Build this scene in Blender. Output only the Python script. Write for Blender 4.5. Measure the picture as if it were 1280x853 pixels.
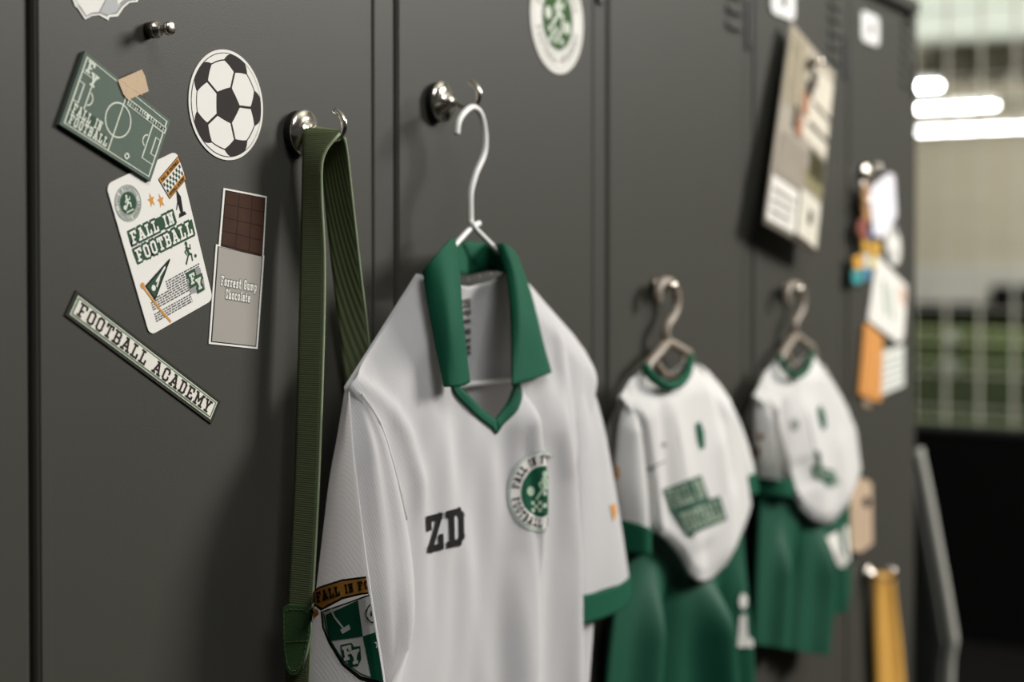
import bpy, bmesh, math, random
from mathutils import Vector
from mathutils.bvhtree import BVHTree
random.seed(7)
for o in list(bpy.data.objects): bpy.data.objects.remove(o)
scn = bpy.context.scene
COL = scn.collection

# ------------------------------------------------------------------ camera
FP, VP, HZ = 1887.0, 1765.0, 316.0          # focal length (px), vanishing point of the locker row, horizon row
PHI = math.atan((VP-640)/FP); CP, SP = math.cos(PHI), math.sin(PHI)
PITCH = math.radians(1.1)
CAM = Vector((-0.670, -0.7557, 1.5))
CFW = Vector((CP*math.cos(PITCH), SP*math.cos(PITCH), -math.sin(PITCH)))
CRT = Vector((SP, -CP, 0)); CUP = CRT.cross(CFW)
CY = HZ + FP*math.tan(PITCH)
cam = bpy.data.cameras.new('camera'); camo = bpy.data.objects.new('camera', cam); COL.objects.link(camo)
camo.location = CAM
camo.rotation_euler = (math.pi/2-PITCH, 0, math.atan2(-CFW.x, CFW.y))
cam.sensor_fit = 'HORIZONTAL'; cam.sensor_width = 36; cam.lens = FP*36/1280
cam.shift_y = (CY-426.5)/1280
cam.clip_start = 0.05; cam.clip_end = 200
cam.dof.use_dof = True; cam.dof.focus_distance = 1.10; cam.dof.aperture_fstop = 3.4
scn.camera = camo

# ------------------------------------------------------------------ light
w = bpy.data.worlds.new('world'); scn.world = w; w.use_nodes = True
w.node_tree.nodes['Background'].inputs[0].default_value = (0.86, 0.95, 1.0, 1)
w.node_tree.nodes['Background'].inputs[1].default_value = 0.05
def area(name, loc, target, sx, sy, power, col=(1, .96, .9)):
    l = bpy.data.lights.new(name, 'AREA'); l.shape = 'RECTANGLE'; l.size = sx; l.size_y = sy; l.energy = power; l.color = col
    o = bpy.data.objects.new(name, l); COL.objects.link(o); o.location = loc
    o.rotation_euler = (Vector(target)-Vector(loc)).to_track_quat('-Z', 'Y').to_euler()
    return o
area('hall_key_light', (3.75, -3.3, 3.5), (0.7, 0, 1.45), 1.5, 1.4, 290, (1, .97, .93))  # soft key from the right, set by the shadow direction; no window is built
area('overhead_fill_light', (-0.6, -2.6, 4.3), (0.3, 0, 1.4), 2.0, 1.4, 82, (.96, .97, 1))  # added fill from above and in front, no fixture behind it
area('ceiling_fill_uplight', (20, 2, 1.2), (20, 2, 5), 14, 10, 620, (.97, 1, .95))  # added unseen uplight that brightens the hall ceiling from below
area('far_wall_fill_light', (25, 4, 4.4), (33.5, 6, 1.6), 1.0, 9, 460, (1, .98, .94))  # added unseen fill aimed at the far wall to brighten it
scn.view_settings.view_transform = 'Standard'; scn.view_settings.look = 'None'
scn.view_settings.exposure = 0.15; scn.view_settings.gamma = 1

# ------------------------------------------------------------------ helpers
def ray(px, py): return CFW + CRT*((px-640)/FP) + CUP*((CY-py)/FP)
def P(px, py, c=0.0):
    """point at distance c in front of the locker doors (plane y = -c) seen at a photo pixel"""
    r = ray(px, py); return CAM + r*((-c-CAM.y)/r.y)
def SZ(px, py, c=0.0): p = P(px, py, c); return (p.x, p.z)
def PX(px, py, x):
    """point on the plane x = const seen at a photo pixel"""
    r = ray(px, py); return CAM + r*((x-CAM.x)/r.x)
def lin(h):
    if isinstance(h, str): h = tuple(int(h[i:i+2], 16)/255 for i in (0, 2, 4))
    return tuple(x/12.92 if x <= .04045 else ((x+.055)/1.055)**2.4 for x in h)+(1,)
MATS = {}
def mat(name, col, rough=.5, metal=0., spec=.5, bump=0., bscale=400., var=.06, vscale=30., sheen=0., emit=0., rib=None, trans=0., coat=0.):
    if name in MATS: return MATS[name]
    m = bpy.data.materials.new(name); m.use_nodes = True; nt = m.node_tree; b = nt.nodes['Principled BSDF']
    c = lin(col)
    b.inputs['Roughness'].default_value = rough; b.inputs['Metallic'].default_value = metal
    b.inputs['Specular IOR Level'].default_value = spec
    if sheen: b.inputs['Sheen Weight'].default_value = sheen
    if coat: b.inputs['Coat Weight'].default_value = coat
    tc = nt.nodes.new('ShaderNodeTexCoord')
    n = nt.nodes.new('ShaderNodeTexNoise'); n.inputs['Scale'].default_value = vscale; n.inputs['Detail'].default_value = 3
    nt.links.new(tc.outputs['Object'], n.inputs['Vector'])
    r = nt.nodes.new('ShaderNodeMapRange'); r.inputs['To Min'].default_value = 1-var; r.inputs['To Max'].default_value = 1+var
    nt.links.new(n.outputs['Fac'], r.inputs['Value'])
    h = nt.nodes.new('ShaderNodeVectorMath'); h.operation = 'SCALE'; h.inputs[0].default_value = c[:3]
    nt.links.new(r.outputs['Result'], h.inputs['Scale']); nt.links.new(h.outputs['Vector'], b.inputs['Base Color'])
    if emit:
        b.inputs['Emission Color'].default_value = c; b.inputs['Emission Strength'].default_value = emit
    src = None
    if rib:
        wv = nt.nodes.new('ShaderNodeTexWave'); wv.wave_type = 'BANDS'; wv.bands_direction = 'X'
        dp = nt.nodes.new('ShaderNodeVectorMath'); dp.operation = 'DOT_PRODUCT'; dp.inputs[1].default_value = rib[1]
        cb = nt.nodes.new('ShaderNodeCombineXYZ')
        nt.links.new(tc.outputs['Object'], dp.inputs[0]); nt.links.new(dp.outputs['Value'], cb.inputs['X']); nt.links.new(cb.outputs['Vector'], wv.inputs['Vector'])
        wv.inputs['Scale'].default_value = rib[0]; src = wv.outputs['Fac']
    elif bump:
        n2 = nt.nodes.new('ShaderNodeTexNoise'); n2.inputs['Scale'].default_value = bscale; n2.inputs['Detail'].default_value = 2
        nt.links.new(tc.outputs['Object'], n2.inputs['Vector']); src = n2.outputs['Fac']
    if src is not None:
        bp = nt.nodes.new('ShaderNodeBump'); bp.inputs['Strength'].default_value = bump or .3; bp.inputs['Distance'].default_value = .001
        nt.links.new(src, bp.inputs['Height']); nt.links.new(bp.outputs['Normal'], b.inputs['Normal'])
    if trans:
        tb = nt.nodes.new('ShaderNodeBsdfTranslucent'); tb.inputs['Color'].default_value = c; mx = nt.nodes.new('ShaderNodeMixShader'); mx.inputs[0].default_value = trans
        nt.links.new(b.outputs[0], mx.inputs[1]); nt.links.new(tb.outputs[0], mx.inputs[2]); nt.links.new(mx.outputs[0], nt.nodes['Material Output'].inputs['Surface'])
    if any(k in name for k in ('print', 'ink', 'paper', 'vinyl', 'board')): b.inputs['Roughness'].default_value = max(rough, .7); b.inputs['Specular IOR Level'].default_value = .12
    MATS[name] = m; return m

class MB:
    def __init__(s): s.v = []; s.f = []
    def add(s, vs, fs):
        k = len(s.v); s.v += [tuple(p) for p in vs]; s.f += [tuple(i+k for i in f) for f in fs]; return s
    def box(s, a, b):
        x0, y0, z0 = a; x1, y1, z1 = b
        return s.add([(x0,y0,z0),(x1,y0,z0),(x1,y1,z0),(x0,y1,z0),(x0,y0,z1),(x1,y0,z1),(x1,y1,z1),(x0,y1,z1)],
                     [(0,3,2,1),(4,5,6,7),(0,1,5,4),(1,2,6,5),(2,3,7,6),(3,0,4,7)])
    def prism(s, poly, c0, c1):
        """polygon in (x, z) on the locker plane, from distance c0 to c1 in front of it"""
        n = len(poly); vs = [(x, -c0, z) for x, z in poly]+[(x, -c1, z) for x, z in poly]
        return s.add(vs, [tuple(range(n)), tuple(range(2*n-1, n-1, -1))]+[(i, (i+1) % n, (i+1) % n+n, i+n) for i in range(n)])
    def flat(s, polys, c):
        for i, p in enumerate(polys): s.add([(x, -c-(i % 12)*5e-6, z) for x, z in p], [tuple(range(len(p)))])
        return s
    def tube(s, pts, r, n=10, cap=True):
        pts = [Vector(p) for p in pts]; m = len(pts); rr = r if isinstance(r, (list, tuple)) else [r]*m
        t0 = (pts[1]-pts[0]).normalized(); a = t0.orthogonal().normalized(); k = len(s.v); prev = t0
        for i, p in enumerate(pts):
            t = (pts[min(i+1, m-1)]-pts[max(i-1, 0)]).normalized()
            q = prev.rotation_difference(t); a = (q @ a); a = (a-t*a.dot(t)).normalized(); prev = t; b = t.cross(a)
            for j in range(n):
                g = 2*math.pi*j/n; s.v.append(tuple(p+(a*math.cos(g)+b*math.sin(g))*rr[i]))
        for i in range(m-1):
            for j in range(n):
                s.f.append((k+i*n+j, k+i*n+(j+1) % n, k+(i+1)*n+(j+1) % n, k+(i+1)*n+j))
        if cap: s.f.append(tuple(k+j for j in range(n-1, -1, -1))); s.f.append(tuple(k+(m-1)*n+j for j in range(n)))
        return s
    def lathe(s, origin, axis, prof, n=28):
        """profile of (distance along axis, radius)"""
        o = Vector(origin); ax = Vector(axis).normalized(); a = ax.orthogonal().normalized(); b = ax.cross(a); k = len(s.v)
        for h, r in prof:
            for j in range(n):
                g = 2*math.pi*j/n; s.v.append(tuple(o+ax*h+(a*math.cos(g)+b*math.sin(g))*r))
        for i in range(len(prof)-1):
            for j in range(n): s.f.append((k+i*n+j, k+i*n+(j+1) % n, k+(i+1)*n+(j+1) % n, k+(i+1)*n+j))
        s.f.append(tuple(k+j for j in range(n-1, -1, -1))); s.f.append(tuple(k+(len(prof)-1)*n+j for j in range(n)))
        return s
    def grid(s, G, closed=False):
        k = len(s.v); nr = len(G); nc = len(G[0])
        for row in G: s.v += [tuple(p) for p in row]
        for i in range(nr-1):
            for j in range(nc if closed else nc-1):
                s.f.append((k+i*nc+j, k+i*nc+(j+1) % nc, k+(i+1)*nc+(j+1) % nc, k+(i+1)*nc+j))
        return s
    def build(s, name, m, parent=None, smooth=False, bevel=0., solid=0., subsurf=0, weld=0.):
        me = bpy.data.meshes.new(name); me.from_pydata(s.v, [], s.f); me.validate()
        bm = bmesh.new(); bm.from_mesh(me)
        if weld: bmesh.ops.remove_doubles(bm, verts=bm.verts, dist=weld)
        bmesh.ops.recalc_face_normals(bm, faces=bm.faces); bm.to_mesh(me); bm.free()
        if m: me.materials.append(m)
        if smooth: me.polygons.foreach_set('use_smooth', [True]*len(me.polygons))
        o = bpy.data.objects.new(name, me); COL.objects.link(o)
        if parent: o.parent = parent; o.matrix_parent_inverse = parent.matrix_basis.inverted()
        if solid:
            md = o.modifiers.new('solid', 'SOLIDIFY'); md.thickness = solid; md.offset = 0
        if bevel:
            md = o.modifiers.new('bevel', 'BEVEL'); md.width = bevel; md.segments = 2; md.limit_method = 'ANGLE'
        if subsurf:
            md = o.modifiers.new('sub', 'SUBSURF'); md.levels = md.render_levels = subsurf
        return o
def tag(o, label, cat, group=None, kind=None):
    if label: o['label'] = label
    if cat: o['category'] = cat
    if group: o['group'] = group
    if kind: o['kind'] = kind
    return o
def thing(name, label, cat, loc=(0, 0, 0), group=None):
    e = bpy.data.objects.new(name, None); COL.objects.link(e); e.location = loc; e.empty_display_size = .02
    bpy.context.view_layer.update() if False else None
    return tag(e, label, cat, group)
def structure(o): o['kind'] = 'structure'; return o
def crv(pts, n):
    """Catmull-Rom through points, n samples"""
    pts = [Vector(p) for p in pts]; m = len(pts)-1; out = []
    for i in range(n):
        t = i*m/(n-1); k = min(int(t), m-1); t -= k
        p0, p1, p2, p3 = pts[max(k-1, 0)], pts[k], pts[k+1], pts[min(k+2, m)]
        out.append(.5*((2*p1)+(p2-p0)*t+(2*p0-5*p1+4*p2-p3)*t*t+(3*p1-p0-3*p2+p3)*t*t*t))
    return out
def sm(x): x = max(0., min(1., x)); return x*x*(3-2*x)
def lerp(a, b, t): return a+(b-a)*t
def pl(pts, x):
    """piecewise linear lookup, pts sorted by first value"""
    if x <= pts[0][0]: return pts[0][1]
    for (a, b), (c, d) in zip(pts, pts[1:]):
        if x <= c: return b+(d-b)*(x-a)/(c-a)
    return pts[-1][1]

# ------------------------------------------------------------------ letters (slab-serif strokes)
GL = {
 'A': [[(.12,0),(.5,1),(.88,0)],[(.25,.32),(.75,.32)],[(0,0),(.3,0)],[(.7,0),(1,0)],[(.3,1),(.5,1)]],
 'B': [[(0,1),(.7,1),(.88,.87),(.88,.65),(.72,.52),(.2,.52)],[(.72,.52),(.92,.4),(.92,.14),(.74,0),(0,0)],[(.2,0),(.2,1)]],
 'C': [[(.9,.68),(.9,.84),(.72,1),(.28,1),(.1,.84),(.1,.16),(.28,0),(.72,0),(.9,.16),(.9,.32)]],
 'D': [[(0,0),(.7,0),(.9,.16),(.9,.84),(.7,1),(0,1)],[(.22,0),(.22,1)]],
 'E': [[(0,0),(.92,0),(.92,.2)],[(0,1),(.92,1),(.92,.8)],[(.22,0),(.22,1)],[(.22,.5),(.6,.5)]],
 'F': [[(0,1),(.95,1),(.95,.8)],[(.22,0),(.22,1)],[(.22,.47),(.58,.47)],[(0,0),(.48,0)]],
 'G': [[(.9,.7),(.9,.84),(.72,1),(.28,1),(.1,.84),(.1,.16),(.28,0),(.72,0),(.9,.16),(.9,.45),(.58,.45)]],
 'H': [[(.2,0),(.2,1)],[(.8,0),(.8,1)],[(.2,.5),(.8,.5)],[(0,0),(.38,0)],[(.62,0),(1,0)],[(0,1),(.38,1)],[(.62,1),(1,1)]],
 'I': [[(.5,0),(.5,1)],[(.15,0),(.85,0)],[(.15,1),(.85,1)]],
 'L': [[(0,1),(.45,1)],[(.22,1),(.22,0)],[(0,0),(.92,0),(.92,.3)]],
 'M': [[(.15,0),(.15,1),(.5,.35),(.85,1),(.85,0)],[(0,0),(.3,0)],[(.7,0),(1,0)],[(0,1),(.15,1)],[(.85,1),(1,1)]],
 'N': [[(.18,0),(.18,1),(.82,0),(.82,1)],[(0,0),(.36,0)],[(0,1),(.18,1)],[(.64,1),(1,1)]],
 'O': [[(.28,0),(.1,.16),(.1,.84),(.28,1),(.72,1),(.9,.84),(.9,.16),(.72,0),(.28,0)]],
 'T': [[(.05,.8),(.05,1),(.95,1),(.95,.8)],[(.5,0),(.5,1)],[(.28,0),(.72,0)]],
 'Y': [[(.12,1),(.5,.45),(.88,1)],[(.5,.45),(.5,0)],[(.28,0),(.72,0)],[(0,1),(.28,1)],[(.72,1),(1,1)]],
 'Z': [[(.08,.72),(.08,1),(.9,1),(.1,0),(.92,0),(.92,.3)]],
 'a': [[(.15,.62),(.7,.62),(.8,.5),(.8,0),(1,0)],[(.8,.36),(.25,.36),(.12,.25),(.12,.1),(.25,0),(.8,0)]],
 'c': [[(.85,.45),(.75,.62),(.25,.62),(.12,.5),(.12,.12),(.25,0),(.75,0),(.88,.14)]],
 'e': [[(.12,.32),(.88,.32),(.88,.5),(.75,.62),(.25,.62),(.12,.5),(.12,.12),(.25,0),(.85,0)]],
 'h': [[(.02,1),(.2,1),(.2,0)],[(.2,.5),(.35,.62),(.7,.62),(.82,.5),(.82,0)],[(.02,0),(.38,0)],[(.65,0),(1,0)]],
 'l': [[(.25,1),(.5,1),(.5,0)],[(.2,0),(.8,0)]],
 'm': [[(0,.62),(.12,.62),(.12,0)],[(.12,.5),(.25,.62),(.42,.62),(.5,.5),(.5,0)],[(.5,.5),(.62,.62),(.8,.62),(.9,.5),(.9,0)]],
 'o': [[(.25,0),(.12,.12),(.12,.5),(.25,.62),(.75,.62),(.88,.5),(.88,.12),(.75,0),(.25,0)]],
 'p': [[(.02,.62),(.2,.62),(.2,-.3)],[(.2,.62),(.75,.62),(.88,.5),(.88,.12),(.75,0),(.2,0)],[(.02,-.3),(.4,-.3)]],
 'r': [[(.05,.62),(.28,.62),(.28,0)],[(.28,.45),(.5,.62),(.9,.62)],[(.05,0),(.55,0)]],
 's': [[(.85,.62),(.25,.62),(.13,.5),(.25,.34),(.75,.28),(.87,.14),(.75,0),(.12,0)]],
 't': [[(.4,.95),(.4,.12),(.52,0),(.85,0)],[(.08,.62),(.85,.62)]],
 'u': [[(.02,.62),(.2,.62),(.2,.12),(.32,0),(.65,0),(.8,.12)],[(.65,.62),(.8,.62),(.8,0),(1,0)]],
}
WID = {'I': .5, 'M': 1.05, 'm': 1.15, 'l': .45, 'r': .7, 't': .65, 'A': .95}
def glyph(ch, t, wd=None):
    out = []
    for line in GL[ch]:
        for i in range(len(line)-1):
            out.append((line[i], line[i+1], i > 0, i < len(line)-2))
    return out
def text(s, box, t=.17, gap=.1, grow=0.):
    """quads of a word fitted in box = (x0, y0, x1, y1), y up; t stroke thickness relative to height"""
    x0, y0, x1, y1 = box; tot = 0; ws = []
    for ch in s:
        wd = .42 if ch == ' ' else WID.get(ch, .8)*(.78 if ch.islower() else .85); ws.append(wd); tot += wd+gap
    tot -= gap; kx = (x1-x0)/tot; ky = (y1-y0); X = 0; out = []
    for ch, wd in zip(s, ws):
        if ch != ' ':
            for a, b, e0, e1 in glyph(ch, t):
                A = Vector((X+t/2+a[0]*(wd-t), t/2+a[1]*(1-t))); B = Vector((X+t/2+b[0]*(wd-t), t/2+b[1]*(1-t)))
                d = (B-A).normalized(); n = Vector((-d.y, d.x))*(t/2+grow)
                A = A-d*(t/2+grow if abs(d.x*d.y) < .02 or e0 else grow); B = B+d*(t/2+grow if abs(d.x*d.y) < .02 or e1 else grow)
                out.append([(x0+p.x*kx, y0+p.y*ky) for p in (A-n, B-n, B+n, A+n)])
        X += wd+gap
    return out
def disc(cx, cy, rx, ry=None, n=40, a0=0, a1=2*math.pi):
    ry = ry or rx; return [(cx+rx*math.cos(a0+(a1-a0)*i/n), cy+ry*math.sin(a0+(a1-a0)*i/n)) for i in range(n)]
def ring(cx, cy, r0, r1, n=40, a0=0., a1=2*math.pi, asp=1.):
    out = []
    for i in range(n):
        g, h = a0+(a1-a0)*i/n, a0+(a1-a0)*(i+1)/n
        out.append([(cx+r*math.cos(k), cy+asp*r*math.sin(k)) for r, k in ((r0, g), (r1, g), (r1, h), (r0, h))])
    return out
def line2(pts, t):
    out = []
    for (ax, ay), (bx, by) in zip(pts, pts[1:]):
        A, B = Vector((ax, ay)), Vector((bx, by)); d = (B-A).normalized(); n = Vector((-d.y, d.x))*t/2; A = A-d*t/2; B = B+d*t/2
        out.append([tuple(p) for p in (A-n, B-n, B+n, A+n)])
    return out
def arctext(s, cx, cy, r, h, a0, a1, t=.17, inside=False, gap=.14):
    """word along a circle, from angle a0 to a1 (degrees, anticlockwise from +x)"""
    q = text(s, (0, 0, 1, 1), t, gap); out = []
    for p in q:
        o = []
        for u, v in p:
            a = math.radians(lerp(a0, a1, u)); rr = r+h*(1-v if inside else v); o.append((cx+rr*math.cos(a), cy+rr*math.sin(a)))
        out.append(o)
    return out
def star(cx, cy, r): return [(cx+(r if i % 2 == 0 else r*.42)*math.sin(i*math.pi/5), cy+(r if i % 2 == 0 else r*.42)*math.cos(i*math.pi/5)) for i in range(10)]
def runner(x0, y0, x1, y1):
    """small running figure made of strokes, in a box"""
    L = [([(.5,.62),(.55,.4)],.2), ([(.55,.4),(.35,.22),(.15,.05)],.11), ([(.55,.4),(.75,.3),(.72,.08)],.11), ([(.5,.62),(.28,.52),(.35,.4)],.08), ([(.52,.62),(.78,.55),(.82,.7)],.08)]
    out = []
    for pts, t in L: out += line2(pts, t)
    out.append(disc(.52, .82, .11, n=10))
    return [[(lerp(x0, x1, a), lerp(y0, y1, b)) for a, b in p] for p in out]
def quadmap(tl, tr, br, bl, c=0.):
    """unit square (u right, v up) onto the locker plane between four photo corners"""
    a, b, d, e = [Vector(SZ(*p, c)) for p in (tl, tr, br, bl)]
    def f(u, v): top = a.lerp(b, u); bot = e.lerp(d, u); return tuple(bot.lerp(top, v))
    return f
def mp(f, polys): return [[f(*p) for p in q] for q in polys]

# ------------------------------------------------------------------ materials
M_LOCK = mat('locker_powder_coat', '3c3b35', .46, 0, .16, .10, 900, .03, 6)
M_SLITSHADE = mat('vent_slit_shade', '151515', .7)
M_BLACK = mat('black_plastic', '0b0b0b', .5)
M_CHROME = mat('polished_nickel', 'd8d0c4', .16, 1.0, var=.02)
M_RUB = mat('black_rubber', '0d0d0d', .6)
M_WIRE = mat('white_coated_wire', 'e6e4de', .4)
M_PAPER = mat('white_paper', 'd8d5cd', .6, var=.02)
M_CREAM = mat('cream_print', 'd2cec2', .6, var=.02)
M_GREENPR = mat('green_print', '2f4a37', .6)
M_PITCH = mat('muted_green_board', '566257', .65, bump=.15, bscale=700)
M_PITCHLINE = mat('pale_green_print', 'c4c9ba', .6)
M_INK = mat('black_ink', '1c1a19', .55)
M_INKGL = mat('glossy_black_vinyl', '2b2725', .35, bump=.1, bscale=300)
M_GREY = mat('grey_ink', '8d8d8b', .6)
M_TAPE = mat('masking_tape', 'b39a7a', .7, bump=.1)
M_ORANGE = mat('orange_print', 'c2883f', .6)
M_CHOC = mat('chocolate_brown_print', '3a2417', .5, var=.2, vscale=60)
M_CHOCD = mat('dark_chocolate_print', '25160e', .5)
M_WRAP = mat('silver_grey_print', '97928a', .45, var=.03)
M_JERSEY = mat('white_ribbed_jersey_fabric', 'e4e2e1', .8, 0, .15, .16, var=.015, trans=.5, rib=(150, (.80, -.45, .40)))
M_JERSEY2 = mat('white_sport_fabric', 'e2e0dc', .8, 0, .15, .1, 900, .015, trans=.3)
M_GREENF = mat('bottle_green_fabric', '0d4a34', .75, 0, .15, .15, 700, .05)
M_GREENS = mat('green_satin_sport_fabric', '0c4531', .6, 0, .25, .1, 700, .05)
M_WEB = mat('olive_green_webbing', '585f43', .85, 0, .1, .35, var=.08, vscale=200, rib=(190, (0, 0, 1)))
M_WEB2 = mat('olive_green_webbing_lengthwise', '606849', .85, 0, .1, .5, var=.08, vscale=200, rib=(90, (.25, 1, 0)))
M_WEBEDGE = mat('pale_webbing_edge', '8d9a78', .9)
M_LEATHER = mat('green_leather', '3a5532', .5, 0, .3, .25, 500, .08)
M_HANGER = mat('beige_hanger', '857869', .45)
M_TURF = mat('artificial_turf', '2c3a0c', .9, 0, .1, .5, 200, .25, 3)

# ------------------------------------------------------------------ the setting: hall
M_FLOOR = mat('dark_hall_floor', '121110', .7, spec=.2, var=.05, vscale=2)
M_CEIL = mat('pale_ceiling_paint', 'd9dcd0', .8, var=.02, vscale=1)
M_WALL = mat('beige_wall_paint', 'd6ccb4', .8, var=.05, vscale=.6)
M_WALLW = mat('white_lower_wall_paint', 'dedbd0', .8, var=.05, vscale=.6)
M_BEAM = mat('brown_steel_beam', '7d7666', .7)
structure(MB().box((-9, -14, -.1), (34, 22, 0)).build('floor', M_FLOOR))
structure(MB().box((-9, -14, 4.75), (34, 22, 4.85)).build('ceiling', M_CEIL))
wf = structure(MB().box((33.5, -14, 0), (33.7, 22, 4.75)).build('wall_far', M_WALL))
MB().box((33.44, -14, .3), (33.5, 22, 1.25)).build('lower_panel', M_WALLW, wf)
bt = structure(bpy.data.objects.new('trim_1', None)); COL.objects.link(bt)
for x, z in ((23.2, 4.28), (28.4, 4.4)):
    MB().box((x, -14, z), (x+.35, 22, 4.75)).build('ceiling_beam', M_BEAM, bt)
for px in (1170, 1205, 1245, 1290):
    a = PX(px+13, 103, 23.0); b = PX(px-13, 74, 23.0)
    MB().box((22.7, a.y, a.z), (23.2, b.y, b.z)).build('duct_box', mat('dark_duct', '4a4337', .7), bt)

# lamps hanging in the hall
for x, py, pxr, em_, lab in ((22.5, 107, 1174, 45., 'short white tube lamp hung under the ceiling, highest over the field'),
                          (26.5, 133, 1244, 45., 'white tube lamp hung over the field between two others'),
                          (30.5, 157, 1330, 13., 'long white tube lamp hung before the beige far wall')):
    p = PX(pxr, py, x); z, yr = p.z, p.y
    t = thing('tube_lamp', lab, 'lamp', (x, yr, z), 'tube lamps over the field')
    MB().tube([(x, yr, z), (x, yr+5, z)], .022, 10).build('tube', mat('lit_tube_%d' % em_, 'ffffff', emit=em_), t, True)
    MB().box((x-.07, yr, z+.06), (x+.07, yr+5, z+.14)).build('housing', mat('white_lamp_housing', 'e0e0dc', .5), t, bevel=.01)
    for k in (.6, 4.4): MB().tube([(x, yr+k, z+.14), (x, yr+k, 4.75)], .008, 6).build('suspension_rod', M_CHROME, t)

# turf, board, net, balls, black blocks
turf = tag(MB().box((6.5, -12, 0), (32.4, 20, .02)).build('artificial_turf', M_TURF), 'green artificial turf of the indoor field behind the net', 'turf', kind='stuff')
for x0, x1 in ((12.6, 12.9), (19.5, 19.8), (28, 28.5)):
    MB().box((x0, -12, .02), (x1, 20, .025)).build('pitch_line', mat('white_turf_line', 'b5bd98', .9), turf)
board = thing('perimeter_board', 'low black perimeter board below the net', 'board', (5.2, 0, 0))
bz = PX(1215, 542, 5.2).z
for k in range(6):
    MB().box((5.2, -5+2*k, 0), (5.26, -5+2*k+1.99, bz)).build('panel', mat('matte_black_board', '060606', .85, spec=.2), board)
MB().box((5.19, -5, bz), (5.27, 6.99, bz+.02)).build('top_rail', mat('black_rail', '0a0a0a', .7), board)
net = thing('barrier_net', 'pale cord net stretched above the black perimeter board', 'net', (5.3, 0, bz))
NM = mat('pale_net_cord', 'd8d6c4', .8)
d1 = PX(1183, 300, 5.3).y; d2 = PX(1225, 300, 5.3).y; stp = abs(d1-d2)
vc = MB().tube([(5.3, 0, bz+.02), (5.3, 0, 4.7)], .006, 6).build('cord', NM, net); vc.location.y = d1
zz0 = bz+.02+.5*stp
hc = MB().tube([(5.3, -3.5, 0), (5.3, 3.5, 0)], .003, 6).build('cord', NM, net); hc.location.z = zz0
for k in range(-14, 15):
    if k:
        c = vc.copy(); COL.objects.link(c); c.location.y = d1+k*stp
for k in range(1, 24):
    c = hc.copy(); COL.objects.link(c); c.location.z = zz0+k*stp
def ball(px, py, lab):
    r = ray(px, py); k = (.11-CAM.z)/r.z; p = CAM+r*k
    t = thing('football', lab, 'ball', (p.x, p.y, .02), 'balls on the field')
    m = MB(); m.lathe((p.x, p.y, .02), (0, 0, 1), [(.11-.11*math.cos(math.pi*(i+.02)/16.04), .11*math.sin(math.pi*(i+.02)/16.04)+.0005) for i in range(17)], 20)
    m.build('ball_shell', mat('white_ball', 'e8e8e4', .4), t, True)
    for a in range(5):
        g = a*2*math.pi/5; d = Vector((math.cos(g)*.8, math.sin(g)*.8, .6 if a % 2 else -.3)).normalized()
        MB().lathe(Vector((p.x, p.y, .13))+d*.1095, d, [(0, .03), (.002, .028)], 5).build('patch', M_INK, t)
ball(1190, 427, 'white football on the turf, closer to the far wall')
ball(1187, 464, 'white football on the turf, closer to the net')
for x0, x1, y0, lab in ((1140, 1232, 379, 'low black block along the foot of the far wall'), (1237, 1330, 357, 'taller black block along the foot of the far wall')):
    a, b = PX(x0, 400, 32.6), PX(x1, 400, 32.6); zt = PX(x0, y0, 32.6).z
    t = thing('crash_mat', lab, 'mat', ((a.x, (a.y+b.y)/2, 0)))
    MB().box((32.6, min(a.y, b.y), 0), (33.3, max(a.y, b.y), zt)).build('pad', mat('black_vinyl_pad', '0a0a0a', .6), t, bevel=.05)
    MB().box((32.58, min(a.y, b.y)+.2, zt*.5), (32.6, max(a.y, b.y)-.2, zt*.5+.05)).build('seam_strap', M_BLACK, t)

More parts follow.
